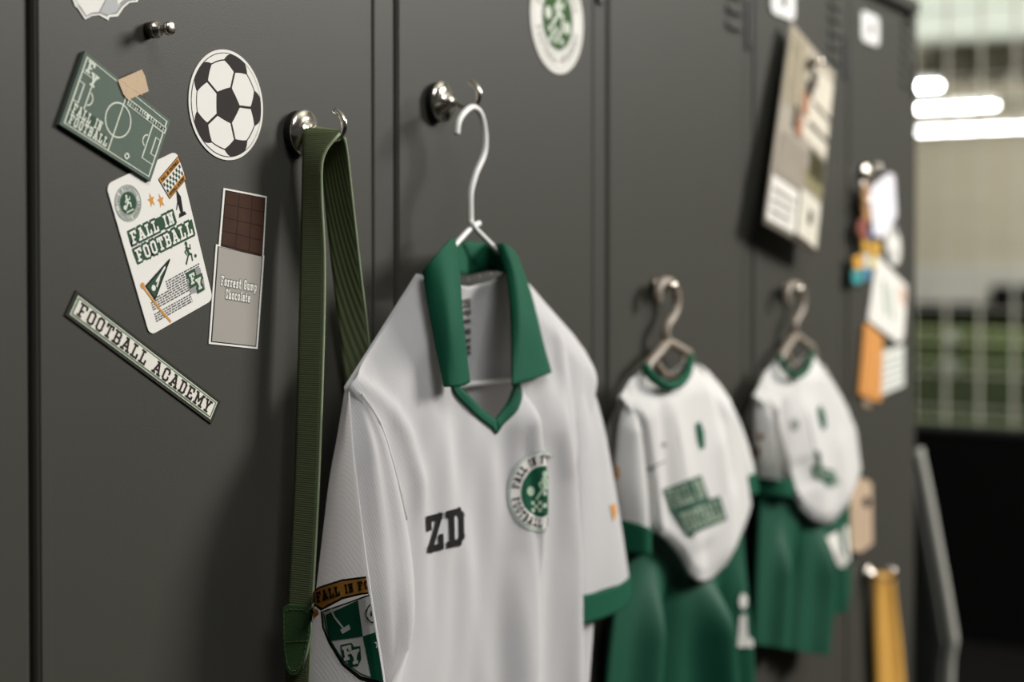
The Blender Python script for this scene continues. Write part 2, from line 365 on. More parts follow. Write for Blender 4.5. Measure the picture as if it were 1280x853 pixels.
# ------------------------------------------------------------------ lockers
LT, DT, DB = 1.945, 1.900, .10          # top of cabinet, top of door, bottom of door
bound = [SZ(px, 316)[0] for px in (40, 495, 759, 941, 1060, 1146)]
bound = [bound[0]-.40]+bound
llabel = ['dark grey metal locker with a bare door beside the stickered one',
          'dark grey metal locker with the football stickers on its door',
          'dark grey metal locker behind the large white jersey',
          'dark grey metal locker behind the small kit beside the large jersey',
          'dark grey metal locker with the photo sheet pinned on its door',
          'dark grey metal locker with key rings and notes, last of the row']
for i in range(6):
    a, b = bound[i], bound[i+1]; g = .0019 if i else .0019
    t = thing('locker', llabel[i], 'locker', ((a+b)/2, 0, 0), 'lockers in the row')
    st = .030
    ga = .0024 if i == 1 else .0008; gb = .0024 if i == 0 else .0008
    m = MB()
    m.box((a+ga, .02, 0), (a+ga+.012, .5, LT)); m.box((b-gb-.012, .02, 0), (b-gb, .5, LT)); m.box((a+ga+.012, .488, 0), (b-gb-.012, .5, LT))
    m.box((a+ga+.012, .02, .05), (b-gb-.012, .488, .07)); m.box((a+ga+.012, .02, DT-.02), (b-gb-.012, .488, DT))
    m.build('body', M_LOCK, t)
    if i: MB().box((b-gb-st, .0012, .06), (b-gb, .02, DT+.02)).build('stile', M_LOCK, t, bevel=.002)
    MB().box((a+ga, -.004, DT+.022), (b-gb, .5, LT)).build('top_cap', M_LOCK, t, bevel=.003)
    MB().box((a+ga, .012, DT), (b-gb, .02, DT+.022)).build('top_recess', M_LOCK, t)
    MB().box((a+ga, .004, 0), (b-gb, .02, DB-.003)).build('plinth', M_LOCK, t, bevel=.002)
    dr = b-gb-st-.0022 if i else b-gb
    d = MB().box((a+ga+.0005, 0, DB), (dr, .018, DT-.002)).build('door', M_LOCK, t, bevel=.0035)
    # folded flange line near the hinge edge of the door
    MB().box((a+ga+.0035, -.0006, DB+.004), (a+ga+.0115, .001, DT-.006)).build('edge_fold', M_LOCK, d, bevel=.0003)
    if i:
        xs = b-gb-st+.006
        MB().box((xs, -.003, 1.768), (xs+.012, .004, 1.834)).build('lock_slot', M_BLACK, t, bevel=.002)
        for k in range(6):
            z = 1.787+k*.0205
            v = MB().add([(dr-.062, 0, z), (dr-.016, 0, z), (dr-.016, 0, z+.012), (dr-.062, 0, z+.012), (dr-.058, -.0055, z+.001), (dr-.02, -.0055, z+.001)],
                         [(0, 3, 4), (1, 5, 2), (4, 3, 2, 5)])
            v.build('louvre', M_LOCK, d, solid=.0008)
            MB().box((dr-.060, -.0004, z-.003), (dr-.018, .001, z+.006)).build('vent_slit', M_SLITSHADE, d)  # dark strip on the closed door stands in for the shade in the slit
    if i in (4, 5):
        cx, cy = (SZ(977, 0) if i == 4 else SZ(1086, 36))
        rr = []
        for sx, sy, a0 in ((1, 1, 0), (-1, 1, 90), (-1, -1, 180), (1, -1, 270)):
            for q in range(5): g2 = math.radians(a0+q*22.5); rr.append((cx+sx*.034+.012*math.cos(g2), cy+sy*.012+.012*math.sin(g2)))
        lh = MB().prism(rr, .0003, .003).build('label_holder', mat('silver_label_plate', 'e4e3e0', .35), t)
        MB().prism(disc(cx+.002, cy, .008, .012, 16), .003, .0034).build('label_hole', M_INK, lh)
        MB().prism([(cx-.05, cy+.018), (cx-.044, cy+.018), (cx-.044, cy-.018), (cx-.05, cy-.018)], .0003, .001).build('label_rim', M_LOCK, lh)

# ------------------------------------------------------------------ magnetic hooks
def magnet_hook(px, py, lab, r=.0185, rot=0., group='magnetic hooks on the doors', reach=.046):
    x, z = SZ(px, py); t = thing('magnetic_hook', lab, 'hook', (x, -.0002, z), group)
    MB().lathe((x, -.0003, z), (0, -1, 0), [(0, r*.97), (.0065, r*.97)], 32).build('magnet_base', M_RUB, t)
    MB().lathe((x, -.0065, z), (0, -1, 0), [(0, r), (.0015, r), (.003, r*.93), (.0045, r*.6), (.006, r*.42), (.0085, r*.36)], 32).build('cup', M_CHROME, t, True)
    MB().lathe((x, -.0145, z), (0, -1, 0), [(0, .0048), (.0018, .0055), (.0036, .0048)], 16).build('collar', M_CHROME, t, True)
    k = reach/.046
    pts = [(x, -.014, z), (x, -.022*k, z-.002), (x, -.031*k, z-.006), (x, -.039*k, z-.006), (x, -.0445*k, z-.001), (x, -.046*k, z+.006), (x, -.043*k, z+.012), (x, -.037*k, z+.0165)]
    MB().tube(crv(pts, 36), .0023, 12).build('hook_arm', M_CHROME, t, True)
    return t
magnet_hook(372, 167, 'round nickel magnetic hook carrying the green strap')
magnet_hook(545, 128, 'round nickel magnetic hook carrying the wire hanger')
# little knob magnet
x, z = SZ(186, 38)
t = thing('push_pin_magnet', 'small shiny nickel push pin magnet above the pitch board', 'magnet', (x, 0, z))
MB().lathe((x, -.0003, z), (0, -1, 0), [(0, .0058), (.006, .0058), (.0065, .0052)], 24).build('base', mat('dark_nickel', '6b6257', .25, 1.0), t, True)
MB().lathe((x, -.0068, z), (0, -1, 0), [(0, .0060), (.0008, .0062), (.002, .0055), (.003, .003), (.0075, .0024), (.0095, .0036), (.0105, .0046), (.0128, .0048), (.0145, .0044), (.015, .003)], 24).build('pin', M_CHROME, t, True)

# ------------------------------------------------------------------ stickers on the door
def sticker(name, lab, cat, outline, c0, c1, m, pname='sheet', group=None):
    cx = sum(p[0] for p in outline)/len(outline); cz = sum(p[1] for p in outline)/len(outline)
    t = thing(name, lab, cat, (cx, -c0, cz), group); b = MB().prism(outline, c0, c1).build(pname, m, t)
    return t, b
def pr(name, polys, c, m, parent): return MB().flat(polys, c).build(name, m, parent)

# ragged white and grey sticker at the top
rg = [(92,-60),(90,0),(93,8),(96,10),(105.5,24.5),(114,20),(123,19),(134.5,25.5),(136,21.5),(146.5,20.5),(154,9.5),(161,3.5),(171,2.5),(176,-15),(168,-60)]
t, b = sticker('cutout_sticker', 'white and grey cut-out sticker with ragged lower edge above the pitch board', 'sticker', [SZ(*p) for p in rg], .0002, .0007, M_PAPER)
gi = [(96,-58),(94,0),(96,5),(100,9),(107,20),(113,16),(122,15),(130,0),(132,-58)]
pr('grey_outline', [[SZ(*p) for p in [(95,-57),(93.5,0),(97,8),(106.5,21.5),(114,18),(124,17),(133,21),(135,18.5),(145,17.5),(152,8),(160,1.5),(169,.5),(173,-15),(165,-57)]]], .0008, M_GREY, b)
pr('white_fur', [[SZ(*p) for p in gi], [SZ(*p) for p in [(146,6),(153,0),(166,-2),(170,-15),(163,-55),(150,-55),(145,-10)]]], .0009, M_PAPER, b)
pr('pale_grey_fur', [[SZ(*p) for p in [(124,15.5),(133,18.5),(144,15),(150,6),(146,0),(143,-20),(133,-20),(131,2)]]], .0009, mat('pale_grey_ink', 'a9aaa8', .6), b)

# pitch board
f = quadmap((106,64),(212.5,151),(187.5,227),(74,155.5), .003)
t, b = sticker('pitch_magnet', 'thick green magnet printed as a football pitch with tape on it', 'magnet', mp(f, [[(0,0),(1,0),(1,1),(0,1)]])[0], .0003, .0034, M_PITCH, 'board')
A = 1.7
def R(u, v): return (u, v)
ln = []
ln += line2([(.035,.05),(.965,.05),(.965,.95),(.035,.95),(.035,.05)], .013)
ln += line2([(.5,.05),(.5,.95)], .012)
ln += ring(.5, .5, .125, .137, 40, asp=1.75)
for s in (0, 1):
    X = lambda u: u if s == 0 else 1-u
    ln += line2([(X(.035),.24),(X(.16),.24),(X(.16),.76),(X(.035),.76)], .012)
    ln += line2([(X(.035),.37),(X(.09),.37),(X(.09),.63),(X(.035),.63)], .012)
    ln += [[(X(a), bb) for a, bb in q] for q in ring(.16, .5, .045, .056, 14, -1.3, 1.3, 1.75)]
pr('pitch_lines', mp(f, ln), .0036, M_PITCHLINE, b)
wd = text('FALL IN', (.06,.21,.37,.345), .18)+text('FOOTBALL', (.06,.07,.47,.2), .18)
pr('title_backing', mp(f, [[(.05,.06),(.47,.06),(.47,.21),(.37,.215),(.37,.345),(.05,.345)]]), .0037, mat('dark_green_print', '3c4c40', .6), b)  # printed dark green ground behind the title letters
pr('title_letters', mp(f, wd), .0039, M_PITCHLINE, b)
mono = text('F', (.055,.78,.135,.94), .18)+text('Y', (.115,.66,.20,.83), .18)
pr('monogram', mp(f, mono), .0038, M_PITCHLINE, b)
pr('banner_strip', mp(f, [[(.53,.765),(.985,.765),(.985,.86),(.53,.86)]]), .0037, M_PITCHLINE, b)
pr('banner_letters', mp(f, text('FOOTBALL ACADEMY', (.54,.78,.975,.845), .2)), .0039, mat('dark_green_ink', '33423a', .6), b)
pr('tiny_ball', mp(f, [disc(.69, .13, .028, .048, 16)]), .0038, M_PITCHLINE, b)
pr('tiny_ball_patch', mp(f, [disc(.69, .13, .012, .02, 5), disc(.672, .15, .006, .01, 5), disc(.71, .11, .006, .01, 5)]), .0039, M_INK, b)
tp = [SZ(*p, .004) for p in [(147,100),(177,87),(181,95),(185.5,114),(160,125),(154,118)]]
tt = thing('tape_piece', 'small square of beige masking tape on the pitch magnet', 'tape', (tp[0][0], -.004, tp[0][1]))
MB().prism(tp, .0037, .0043).build('strip', M_TAPE, tt)
pr('crease', [[SZ(*p, .0045) for p in q] for q in line2([(150,99),(178,119)], .7)+line2([(160,107),(157,122)], .6)], .00445, mat('pale_crease', 'c6ad8c', .7), tt)

# football sticker
cx = (SZ(235, 131)[0]+SZ(327.5, 131)[0])/2; cz = (SZ(280, 63)[1]+SZ(280, 199)[1])/2; rb = .0408
t, b = sticker('football_sticker', 'round black and white football sticker', 'sticker', disc(cx, cz, rb, n=64), .0002, .0008, M_PAPER)
pr('black_ball', [disc(cx, cz, rb*.945, n=64)], .0009, M_INKGL, b)
ph = (1+5**.5)/2
ico = [Vector(v).normalized() for s in (1, -1) for u in (1, -1) for v in ((0, s, u*ph), (s, u*ph, 0), (u*ph, 0, s))]
faces = [(i, j, k) for i in range(12) for j in range(i) for k in range(j) if all((ico[a]-ico[b2]).length < 1.1 for a, b2 in ((i, j), (j, k), (i, k)))]
q = ico[0].rotation_difference(Vector((0, 0, 1))); V3 = [q @ v for v in ico]
nb = min((v for i, v in enumerate(V3) if 1.0 < (v-V3[0]).length < 1.1), key=lambda v: v.x)
ang = math.atan2(nb.y, nb.x)
wh = []
for fc in faces:
    pts = []
    for a in range(3):
        p, qv = V3[fc[a]], V3[fc[(a+1) % 3]]
        pts += [p.lerp(qv, 1/3).normalized(), p.lerp(qv, 2/3).normalized()]
    ctr = sum(pts, Vector())/6
    if ctr.z < -.15: continue
    poly = []
    for k in range(6):
        for e in range(4):
            v = ctr.lerp(pts[k].lerp(pts[(k+1) % 6], e/4), .925).normalized()
            a = math.atan2(v.y, v.x)-ang; h = math.hypot(v.x, v.y)
            h = h if v.z > 0 else 1.0; h = min(h*1.02, 1.0)
            poly.append((cx+rb*.93*h*math.cos(a), cz+rb*.93*h*math.sin(a)))
    wh.append(poly)
pr('white_hexagons', wh, .00105, M_PAPER, b)

# white card
f = quadmap((132,231),(221,188.5),(266,375),(187,420), .0006)
rc = []
for ccx, ccy, a0 in ((.92,.95,0),(.08,.95,90),(.08,.05,180),(.92,.05,270)):
    for k in range(6): g = math.radians(a0+k*18); rc.append((ccx+.08*math.cos(g), ccy+.05*math.sin(g)))
t, b = sticker('postcard', 'white postcard with green football title and small printed emblems', 'card', mp(f, [rc])[0], .0002, .0009, M_PAPER)
L1, L2, L3 = .00102, .00114, .00128
q1 = quadmap((158,290),(216,261.5),(221,279.5),(163.5,309), .0006); q2 = quadmap((164,312),(239,273),(244,294),(171,331), .0006)
pr('title_outline', mp(q1, text('FALL IN', (.03,.06,.97,.94), .17, grow=.12)+[[(0,.05),(1,.05),(1,.95),(0,.95)]])+mp(q2, text('FOOTBALL', (.02,.06,.98,.94), .17, grow=.1)+[[(0,.05),(1,.05),(1,.95),(0,.95)]]), L1, M_GREENPR, b)
pr('title_letters', mp(q1, text('FALL IN', (.04,.1,.96,.9), .17))+mp(q2, text('FOOTBALL', (.03,.1,.97,.9), .17)), L2, M_PAPER, b)
em = [(.21,.85)]
asp = .66
def E(polys, ex, ey, r): return [[(ex+r*x, ey+r*asp*y) for x, y in p] for p in polys]
pr('emblem_disc', mp(f, E([disc(0,0,.62,n=30)], .2,.835,.17)), L1, M_GREENPR, b)
pr('emblem_ground', mp(f, E([disc(0,0,1.03,n=36)], .2,.835,.17)), .00098, mat('pale_sage_print', 'b9bfb2', .6), b)
pr('emblem_rings', mp(f, E(ring(0,0,.96,1.0,36)+ring(0,0,.64,.69,36)+arctext('FALL IN FOOTBALL',0,0,.72,.2,170,10)+arctext('FOOTBALL ACADEMY',0,0,.72,.2,190,350,inside=True), .2,.835,.17)), L2, M_GREY, b)
pr('emblem_figure', mp(f, E(runner(-.4,-.3,.35,.55)+[disc(-.3,-.15,.14,n=10)]+[[(-.3+.12*k,-.5),(-.22+.12*k,-.5),(-.22+.12*k,-.38),(-.3+.12*k,-.38)] for k in range(5)], .2,.835,.17)), L2, M_PITCHLINE, b)
pr('stars', mp(f, [star(.50,.785,.05), star(.62,.755,.05)]), L1, M_ORANGE, b)
tq_ = quadmap((197,224.5),(222.5,194.5),(232.5,224),(211.5,249.5), .0006)
tkm = lambda polys: mp(tq_, polys)
pr('ticket_border', tkm([[(0,0),(1,0),(1,1),(0,1)]]), L1, M_INK, b)
pr('ticket_ground', tkm([[(.03,.03),(.97,.03),(.97,.97),(.03,.97)]]), L2, M_ORANGE, b)
pr('ticket_band', tkm([[(.03,.25),(.97,.25),(.97,.75),(.03,.75)]]), L3, M_PAPER, b)
pr('ticket_checks', tkm([[(.05+.08*i,.27+.15*j),(.125+.08*i,.27+.15*j),(.125+.08*i,.41+.15*j),(.05+.08*i,.41+.15*j)] for i in range(11) for j in range(3) if (i+j) % 2 == 0]), .00138, M_GREENPR, b)
pr('ticket_letters', tkm(text('FALL IN FOOTBALL', (.08,.79,.92,.93), .2)+text('FOOTBALL ACADEMY', (.08,.07,.92,.21), .2)), .00138, M_INK, b)
pr('trophy', mp(f, [[(.80,.60),(.92,.60),(.90,.625),(.82,.625)], [(.84,.62),(.88,.62),(.90,.72),(.86,.78),(.835,.71)], disc(.868,.80,.022,.02,10)]+line2([(.84,.70),(.80,.66)], .012)), L1, M_INK, b)
pr('player_figure', mp(f, [[(.78+.13*x-.02, .32+.14*y-.02) for x, y in p] for p in runner(-.3,0,1,1.1)]+[disc(.90,.325,.018,.012,10)]), L1, M_GREENPR, b)
tl = []
for k in range(14):
    v = .265-.0155*k; u0 = .40 if k < 4 else (.13+.01*random.random() if k > 4 else .15); u1 = .93-.02*random.random()
    if k == 9: continue
    if k > 6: u1 = .70
    u = u0
    while u < u1:
        l = .02+.05*random.random(); tl.append([(u, v-.004), (min(u+l, u1), v-.004), (min(u+l, u1), v+.0055), (u, v+.0055)]); u += l+.012
pr('small_print', mp(f, tl), L1, mat('small_print_grey', '5c5c5a', .6), b)
pr('pennant', mp(f, [[(.13,.305),(.53,.385),(.20,.20)]]), L2, M_GREENPR, b)
pr('pennant_border', mp(f, line2([(.13,.305),(.53,.385),(.20,.20),(.13,.305)], .012)), L3, M_INK, b)
pr('pennant_marks', mp(f, [disc(.22,.27,.03,.02,10)]+line2([(.28,.30),(.44,.355)], .014)+line2([(.27,.27),(.33,.31)], .014)), L3, M_PAPER, b)
pr('pennant_pole', mp(f, line2([(.09,.31),(.22,.13),(.32,.02)], .02)+[disc(.09,.318,.028,.02,12)]), L2, M_ORANGE, b)
pr('monogram_plate', mp(f, [[(.70,.11),(.92,.09),(.935,.17),(.90,.25),(.72,.255),(.69,.18)]]), L2, M_GREY, b)
pr('monogram_outline', mp(f, text('F', (.72,.155,.83,.245), .24, grow=.1)+text('Y', (.79,.10,.91,.195), .24, grow=.1)), L3, M_GREENPR, b)
pr('monogram', mp(f, text('F', (.735,.165,.82,.235), .2)+text('Y', (.805,.11,.895,.185), .2)), .0014, M_PITCHLINE, b)

# chocolate sticker
fw = quadmap((269,305.5),(329.5,319.5),(321,436.5),(260,430)); fc = quadmap((278.5,235),(332.5,245.5),(328.5,320),(272.5,306))
t, b = sticker('chocolate_sticker', 'tall sticker of a dark chocolate bar in grey wrapper', 'sticker',
    mp(fw, [[(0,0),(1,0),(1,1)]])[0]+mp(fc, [[(1,0),(1,1),(0,1),(0,0)]])[0]+mp(fw, [[(0,1)]])[0], .0002, .0008, M_PAPER)
pr('wrapper_edge', mp(fw, [[(.035,.02),(.965,.02),(.965,.985),(.035,.985)]]), .0009, M_INK, b)
pr('wrapper', mp(fw, [[(.055,.03),(.945,.03),(.945,.98),(.055,.98)]]), .00102, M_WRAP, b)
pr('wrapper_letters', mp(fw, text('Forrest Gump', (.14,.60,.88,.70), .2, grow=.08)+text('Chocolate', (.25,.475,.76,.575), .2, grow=.08)), .00112, mat('wrapper_letter_outline', '55524e', .5), b)  # printed darker outline around the wrapper letters
pr('wrapper_letters', mp(fw, text('Forrest Gump', (.14,.60,.88,.70), .18)+text('Chocolate', (.25,.475,.76,.575), .18)), .00122, M_PAPER, b)
pr('chocolate_bar', mp(fc, [[(.04,-.02),(.97,-.02),(.97,.97),(.04,.97)]]), .0009, M_CHOCD, b)
pr('chocolate_squares', mp(fc, [[(.06+.3*i,.02+.237*j),(.345+.3*i,.02+.237*j),(.345+.3*i,.24+.237*j),(.06+.3*i,.24+.237*j)] for i in range(3) for j in range(4)]), .001, M_CHOC, b)

# academy bar sticker
f = quadmap((94,363),(274.5,502),(263,530),(80,394))
t, b = sticker('lettered_bar_sticker', 'long tilted bar sticker lettered in black on cream', 'sticker', mp(f, [[(0,0),(1,0),(1,1),(0,1)]])[0], .0002, .0012, mat('dark_olive_vinyl', '2e2c26', .55))
i1 = lambda a, c2: [(a, c2), (1-a, c2), (1-a, 1-c2), (a, 1-c2)]
pr('cream_border', mp(f, [i1(.018,.12)]), .0013, M_PITCHLINE, b)
pr('green_border', mp(f, [i1(.023,.155)]), .00142, mat('sage_green_print', '5d7358', .6), b)
pr('cream_field', mp(f, [i1(.032,.215)]), .00154, M_CREAM, b)
pr('letters', mp(f, text('FOOTBALL ACADEMY', (.046,.24,.954,.76), .155, .09)), .00166, mat('dark_brown_ink', '2b2220', .55), b)

# round emblem sticker
x0, x1 = SZ(662, 20)[0], SZ(728, 28)[0]; cx, rb = (x0+x1)/2, (x1-x0)/2
cz = SZ(698, 92.5)[1]+rb
t, b = sticker('emblem_sticker', 'round white sticker with green centre at the top of a locker door', 'sticker', disc(cx, cz, rb, n=56), .0002, .0010, M_PAPER)
S = lambda polys: [[(cx+rb*x, cz+rb*y) for x, y in p] for p in polys]
pr('green_centre', S([disc(0,0,.56,n=44)]), .00115, mat('leaf_green_print', '33522a', .6), b)
pr('ring_lines', S(ring(0,0,.90,.915,48)+ring(0,0,.58,.6,44)), .00115, M_GREY, b)
pr('ring_letters', S(arctext('FALL IN FOOTBALL',0,0,.66,.16,165,15)+arctext('FOOTBALL ACADEMY',0,0,.66,.16,195,345,inside=True)), .0012, mat('faded_ink', '948f86', .6), b)
pr('centre_figures', S(runner(-.3,-.15,.35,.55)+[disc(-.36,.08,.12,n=12), disc(.35,-.12,.12,n=12)]+[[(-.35+.11*i,-.45+.1*j),(-.24+.11*i,-.45+.1*j),(-.24+.11*i,-.35+.1*j),(-.35+.11*i,-.35+.1*j)] for i in range(5) for j in range(3) if (i+j) % 2 == 0]), .0013, M_PITCHLINE, b)

# ------------------------------------------------------------------ cloth helpers
def decal(name, polys, m, bvh, parent, lift=.0009, xmax=None, xmin=None, step=3.5, wrap=None):
    """print that lies on a cloth: polygons given in photo pixels are cut small and laid on the surface"""
    bm = bmesh.new()
    for i, p in enumerate(polys):
        vs = [bm.verts.new((a, -bb, (i % 12)*.6)) for a, bb in p]
        try: bm.faces.new(vs)
        except ValueError: pass
    bmesh.ops.triangulate(bm, faces=bm.faces)
    for _ in range(6):
        es = [e for e in bm.edges if e.calc_length() > step]
        if not es: break
        bmesh.ops.subdivide_edges(bm, edges=es, cuts=1); bmesh.ops.triangulate(bm, faces=bm.faces)
    bm.verts.ensure_lookup_table(); vs = []
    for v in bm.verts:
        x, y = v.co.x, -v.co.y; over = max(0, x-xmax) if wrap else 0
        if xmax is not None: x = min(x, xmax(y) if callable(xmax) else xmax)
        if xmin is not None: x = max(x, xmin)
        d = ray(x, y).normalized(); h = bvh.ray_cast(CAM, d)
        p = h[0] if h[0] is not None else P(x, y, .06)
        n = h[1] if h[0] is not None else -d
        if n.dot(d) > 0: n = -n
        if over > 0: vs.append(wrap(p, over, lift+v.co.z*1e-5)); continue
        vs.append(p+n*(lift+v.co.z*1e-5)-d*.0003)
    m2 = MB(); m2.add(vs, [tuple(q.index for q in fc.verts) for fc in bm.faces]); bm.free()
    return m2.build(name, m, parent)
def bvh_of(*objs):
    v, f = [], []
    for o in objs:
        k = len(v); v += [tuple(p.co) for p in o.data.vertices]; f += [tuple(i+k for i in p.vertices) for p in o.data.polygons]
    return BVHTree.FromPolygons(v, f)
def pxquad(tl, tr, br, bl):
    a, b, c, d = [Vector(p) for p in (tl, tr, br, bl)]
    def f(u, v): return tuple(d.lerp(c, u).lerp(a.lerp(b, u), v))
    return f
class Ridge:
    def __init__(s, pts, c, wl, wr, amp, fade=.05):
        q = sorted((SZ(x, y, c)[::-1] for x, y in pts)); s.p = q; s.wl, s.wr, s.a, s.fd = wl, wr, amp, fade
    def __call__(s, x, z):
        k = sm((z-(s.p[0][0]-s.fd))/s.fd)*sm(((s.p[-1][0]+s.fd)-z)/s.fd)
        if k <= 0: return 0
        d = x-pl(s.p, z); return s.a*k*math.exp(-(d/(s.wl if d < 0 else s.wr))**2)
def polyat(pts, u):
    n = len(pts)-1; k = min(int(u*n), n-1); return Vector(pts[k]).lerp(Vector(pts[k+1]), u*n-k)
def arcat(pts, us):
    """resample a polyline at fractions of its length"""
    P_ = [Vector(p) for p in pts]; L = [0]
    for a, b in zip(P_, P_[1:]): L.append(L[-1]+(b-a).length)
    out = []
    for u in us:
        d = u*L[-1]; k = 0
        while k < len(P_)-2 and L[k+1] < d: k += 1
        out.append(P_[k].lerp(P_[k+1], (d-L[k])/max(1e-9, L[k+1]-L[k])))
    return out
def half(top, hem, f, nu=60, nv=110, side=None):
    """cloth half panel: columns from centre to side, rows from the top edge to the hem; points are (x, z)"""
    us = [i/nu for i in range(nu+1)]; T = arcat(top, us); H = arcat(hem, us); G = []
    for j in range(nv+1):
        v = (j/nv)**1.25; row = []
        for i, u in enumerate(us):
            p = T[i].lerp(H[i], v)
            if side: p = p+Vector((side(u, v), 0))
            row.append((p.x, -f(p.x, p.y, u, v), p.y))
        G.append(row)
    return G
def tubeloft(chains, n, seg=8, closed=True):
    """cross-section corners, each a list of (px, py, c), lofted along their length"""
    C = [crv([tuple(P(*p)) for p in ch], n) for ch in chains]; G = []
    for j in range(n):
        row = []; k = len(C)
        for a in range(k if closed else k-1):
            for s in range(seg): row.append(C[a][j].lerp(C[(a+1) % k][j], s/seg))
        if not closed: row.append(C[-1][j])
        G.append(row)
    return G
def laplace(G, closed, it=2, keep=()):
    for _ in range(it):
        N = [r[:] for r in G]
        for j in range(len(G)):
            n = len(G[j])
            for i in range(n):
                if not closed and i in (0, n-1): continue
                if i in keep: continue
                N[j][i] = G[j][i]*.5+(G[j][(i-1) % n]+G[j][(i+1) % n])*.25
        G = N
    return G

# ------------------------------------------------------------------ wire hanger
S0 = SZ(590, 280, .045)[0]
wh_ = thing('wire_hanger', 'white coated wire hanger inside the large jersey', 'hanger', tuple(P(588, 150, .045)), 'hangers on the hooks')
pts = [P(x, y, .042) for x, y in ((571,168),(573,153),(580,141),(591,134),(601,143),(606,166),(605,192),(595,216),(588.5,240),(588,262),(588.5,279))]
MB().tube(crv(pts, 60), .0027, 12).build('hook', M_WIRE, wh_, True)
a = P(588, 277, .045)
MB().tube([P(599,279,.043), P(590,283,.0435), P(570,305,.044), (S0-.10, -.044, 1.462), (.272, -.045, 1.386), (.282, -.045, 1.381), (S0, -.044, 1.384), (.64, -.045, 1.381), (.652, -.045, 1.389), (S0+.12, -.045, 1.455), P(620,312,.044), P(596,288,.046), P(588,277,.046)], .0024, 10).build('shoulder_wire', M_WIRE, wh_, True)

# ------------------------------------------------------------------ the large jersey
J = thing('football_jersey', 'large white football jersey with green polo collar on a wire hanger', 'jersey', (S0, -.05, 1.4), 'jerseys on the lockers')
NL, NR = (S0-.086, 1.483), (S0+.066, 1.486)                 # neck points on the shoulder line
TLp, TRp = (.268, 1.396), (.660, 1.402)
def zsh(x):
    return pl([(TLp[0], TLp[1]), (TLp[0]+.03, TLp[1]+.02), NL, NR, (TRp[0]-.03, TRp[1]+.022), TRp], x)
folds = [Ridge([(676,532),(678,560),(680,612),(680,690),(674,770),(668,860),(664,1000)], .097, .034, .0075, .026, .045),
         Ridge([(702,540),(712,600),(716,690),(714,853),(712,1000)], .075, .02, .009, .013, .06),
         Ridge([(548,520),(566,610),(585,720),(596,853),(600,1000)], .075, .022, .018, .0045, .07),
         Ridge([(520,560),(530,680),(538,853),(540,1000)], .075, .016, .014, .0035, .07),
         Ridge([(606,560),(618,640),(628,740),(640,853),(645,1000)], .075, .02, .018, .004, .06),
         Ridge([(470,470),(505,540),(520,600)], .07, .010, .008, .004, .04),
         Ridge([(640,560),(650,680),(655,853),(655,1000)], .075, .008, .008, -.004, .06),
         Ridge([(690,420),(704,520),(708,560)], .065, .012, .010, .005, .04)]
def ffront(x, z, u, v):
    d = zsh(x)-z
    c = .047+.022*sm((d+.001)/.045)**.6+.004*sm(d/.3)
    c += sum(r(x, z) for r in folds)
    c += .0012*math.sin(x*95+z*9)*sm(d/.12)+.0006*math.sin(x*190-z*14)*sm(d/.1)
    return c
def fback(x, z, u, v):
    d = zsh(x)-z
    return .045-.006*sm((d+.001)/.03)-.018*sm((d-.10)/.10)+.002*math.sin(x*80+z*6)*sm(d/.1)
def sidef(sgn):
    return lambda u, v: sgn*(-.030)*sm(u*1.6-.6)*math.sin(math.pi*min(1, v*2.2))
VB = SZ(613, 531, .071)
hL, hR = [(S0, .83), (S0-.165, .835)], [(S0, .83), (S0+.138, .835)]
VB = SZ(613, 527, .0725)
tL = [VB, SZ(592, 506, .0725), SZ(574, 482, .0725), (SZ(574, 482, .0725)[0]-.010, 1.435), NL, (.36, zsh(.36)), TLp]; tR = [VB, SZ(627, 506, .0725), SZ(640, 480, .0725), (SZ(640, 480, .0725)[0]+.010, 1.435), NR, (.57, zsh(.57)), TRp]
m = MB(); m.grid(half(tL, hL, ffront, side=sidef(-1))); m.grid(half(tR, hR, ffront, side=sidef(1)))
jf = m.build('front_panel', M_JERSEY, J, True, solid=.0006, weld=1e-5)
bL = [(S0, 1.470), (S0-.04, 1.474), NL, TLp]; bR = [(S0, 1.470), (S0+.035, 1.474), NR, TRp]
m = MB(); m.grid(half(bL, hL, fback, 40, 60, sidef(-1))); m.grid(half(bR, hR, fback, 40, 60, sidef(1)))
jb = m.build('back_panel', M_JERSEY, J, True, solid=.0006, weld=1e-5)
# left sleeve: outer face A-B, tuck B-T, front facet T-D, inner side D-E
Ach = [(431,484,.043),(421,540,.036),(409,600,.031),(398,680,.028),(389,750,.028),(382,820,.028),(376,880,.028),(372,940,.028)]
Bch = [(437,488,.049),(441,545,.069),(447,600,.082),(457,680,.092),(467,750,.098),(479,825,.102),(488,885,.106),(494,940,.108)]
Tch = [(436,490,.046),(437,546,.056),(440,602,.060),(448,682,.062),(457,752,.064),(468,826,.066),(476,886,.068),(484,940,.070)]
Dch = [(446,488,.053),(474,527,.066),(492,580,.076),(514,680,.084),(519,750,.087),(516,795,.088),(503,826,.09),(488,860,.092)]
_bj = bvh_of(jf)
def onbody(x, y, e):
    h = _bj.ray_cast(CAM, ray(x, y).normalized()); return (x, y, (-h[0].y if h[0] is not None else .05)+e)
Dch = [onbody(450,490,.001), onbody(474,527,.0015), onbody(492,580,.002), onbody(512,670,.005), onbody(519,740,.010), onbody(517,790,.012), onbody(503,826,.014), onbody(488,860,.014)]
Ech = [(444,486,.045),(470,526,.045),(486,580,.045),(500,680,.045),(505,750,.045),(500,800,.045),(492,830,.045),(480,865,.045)]
G = tubeloft([Ach, Bch, Tch, Dch, Ech], 70, 10)
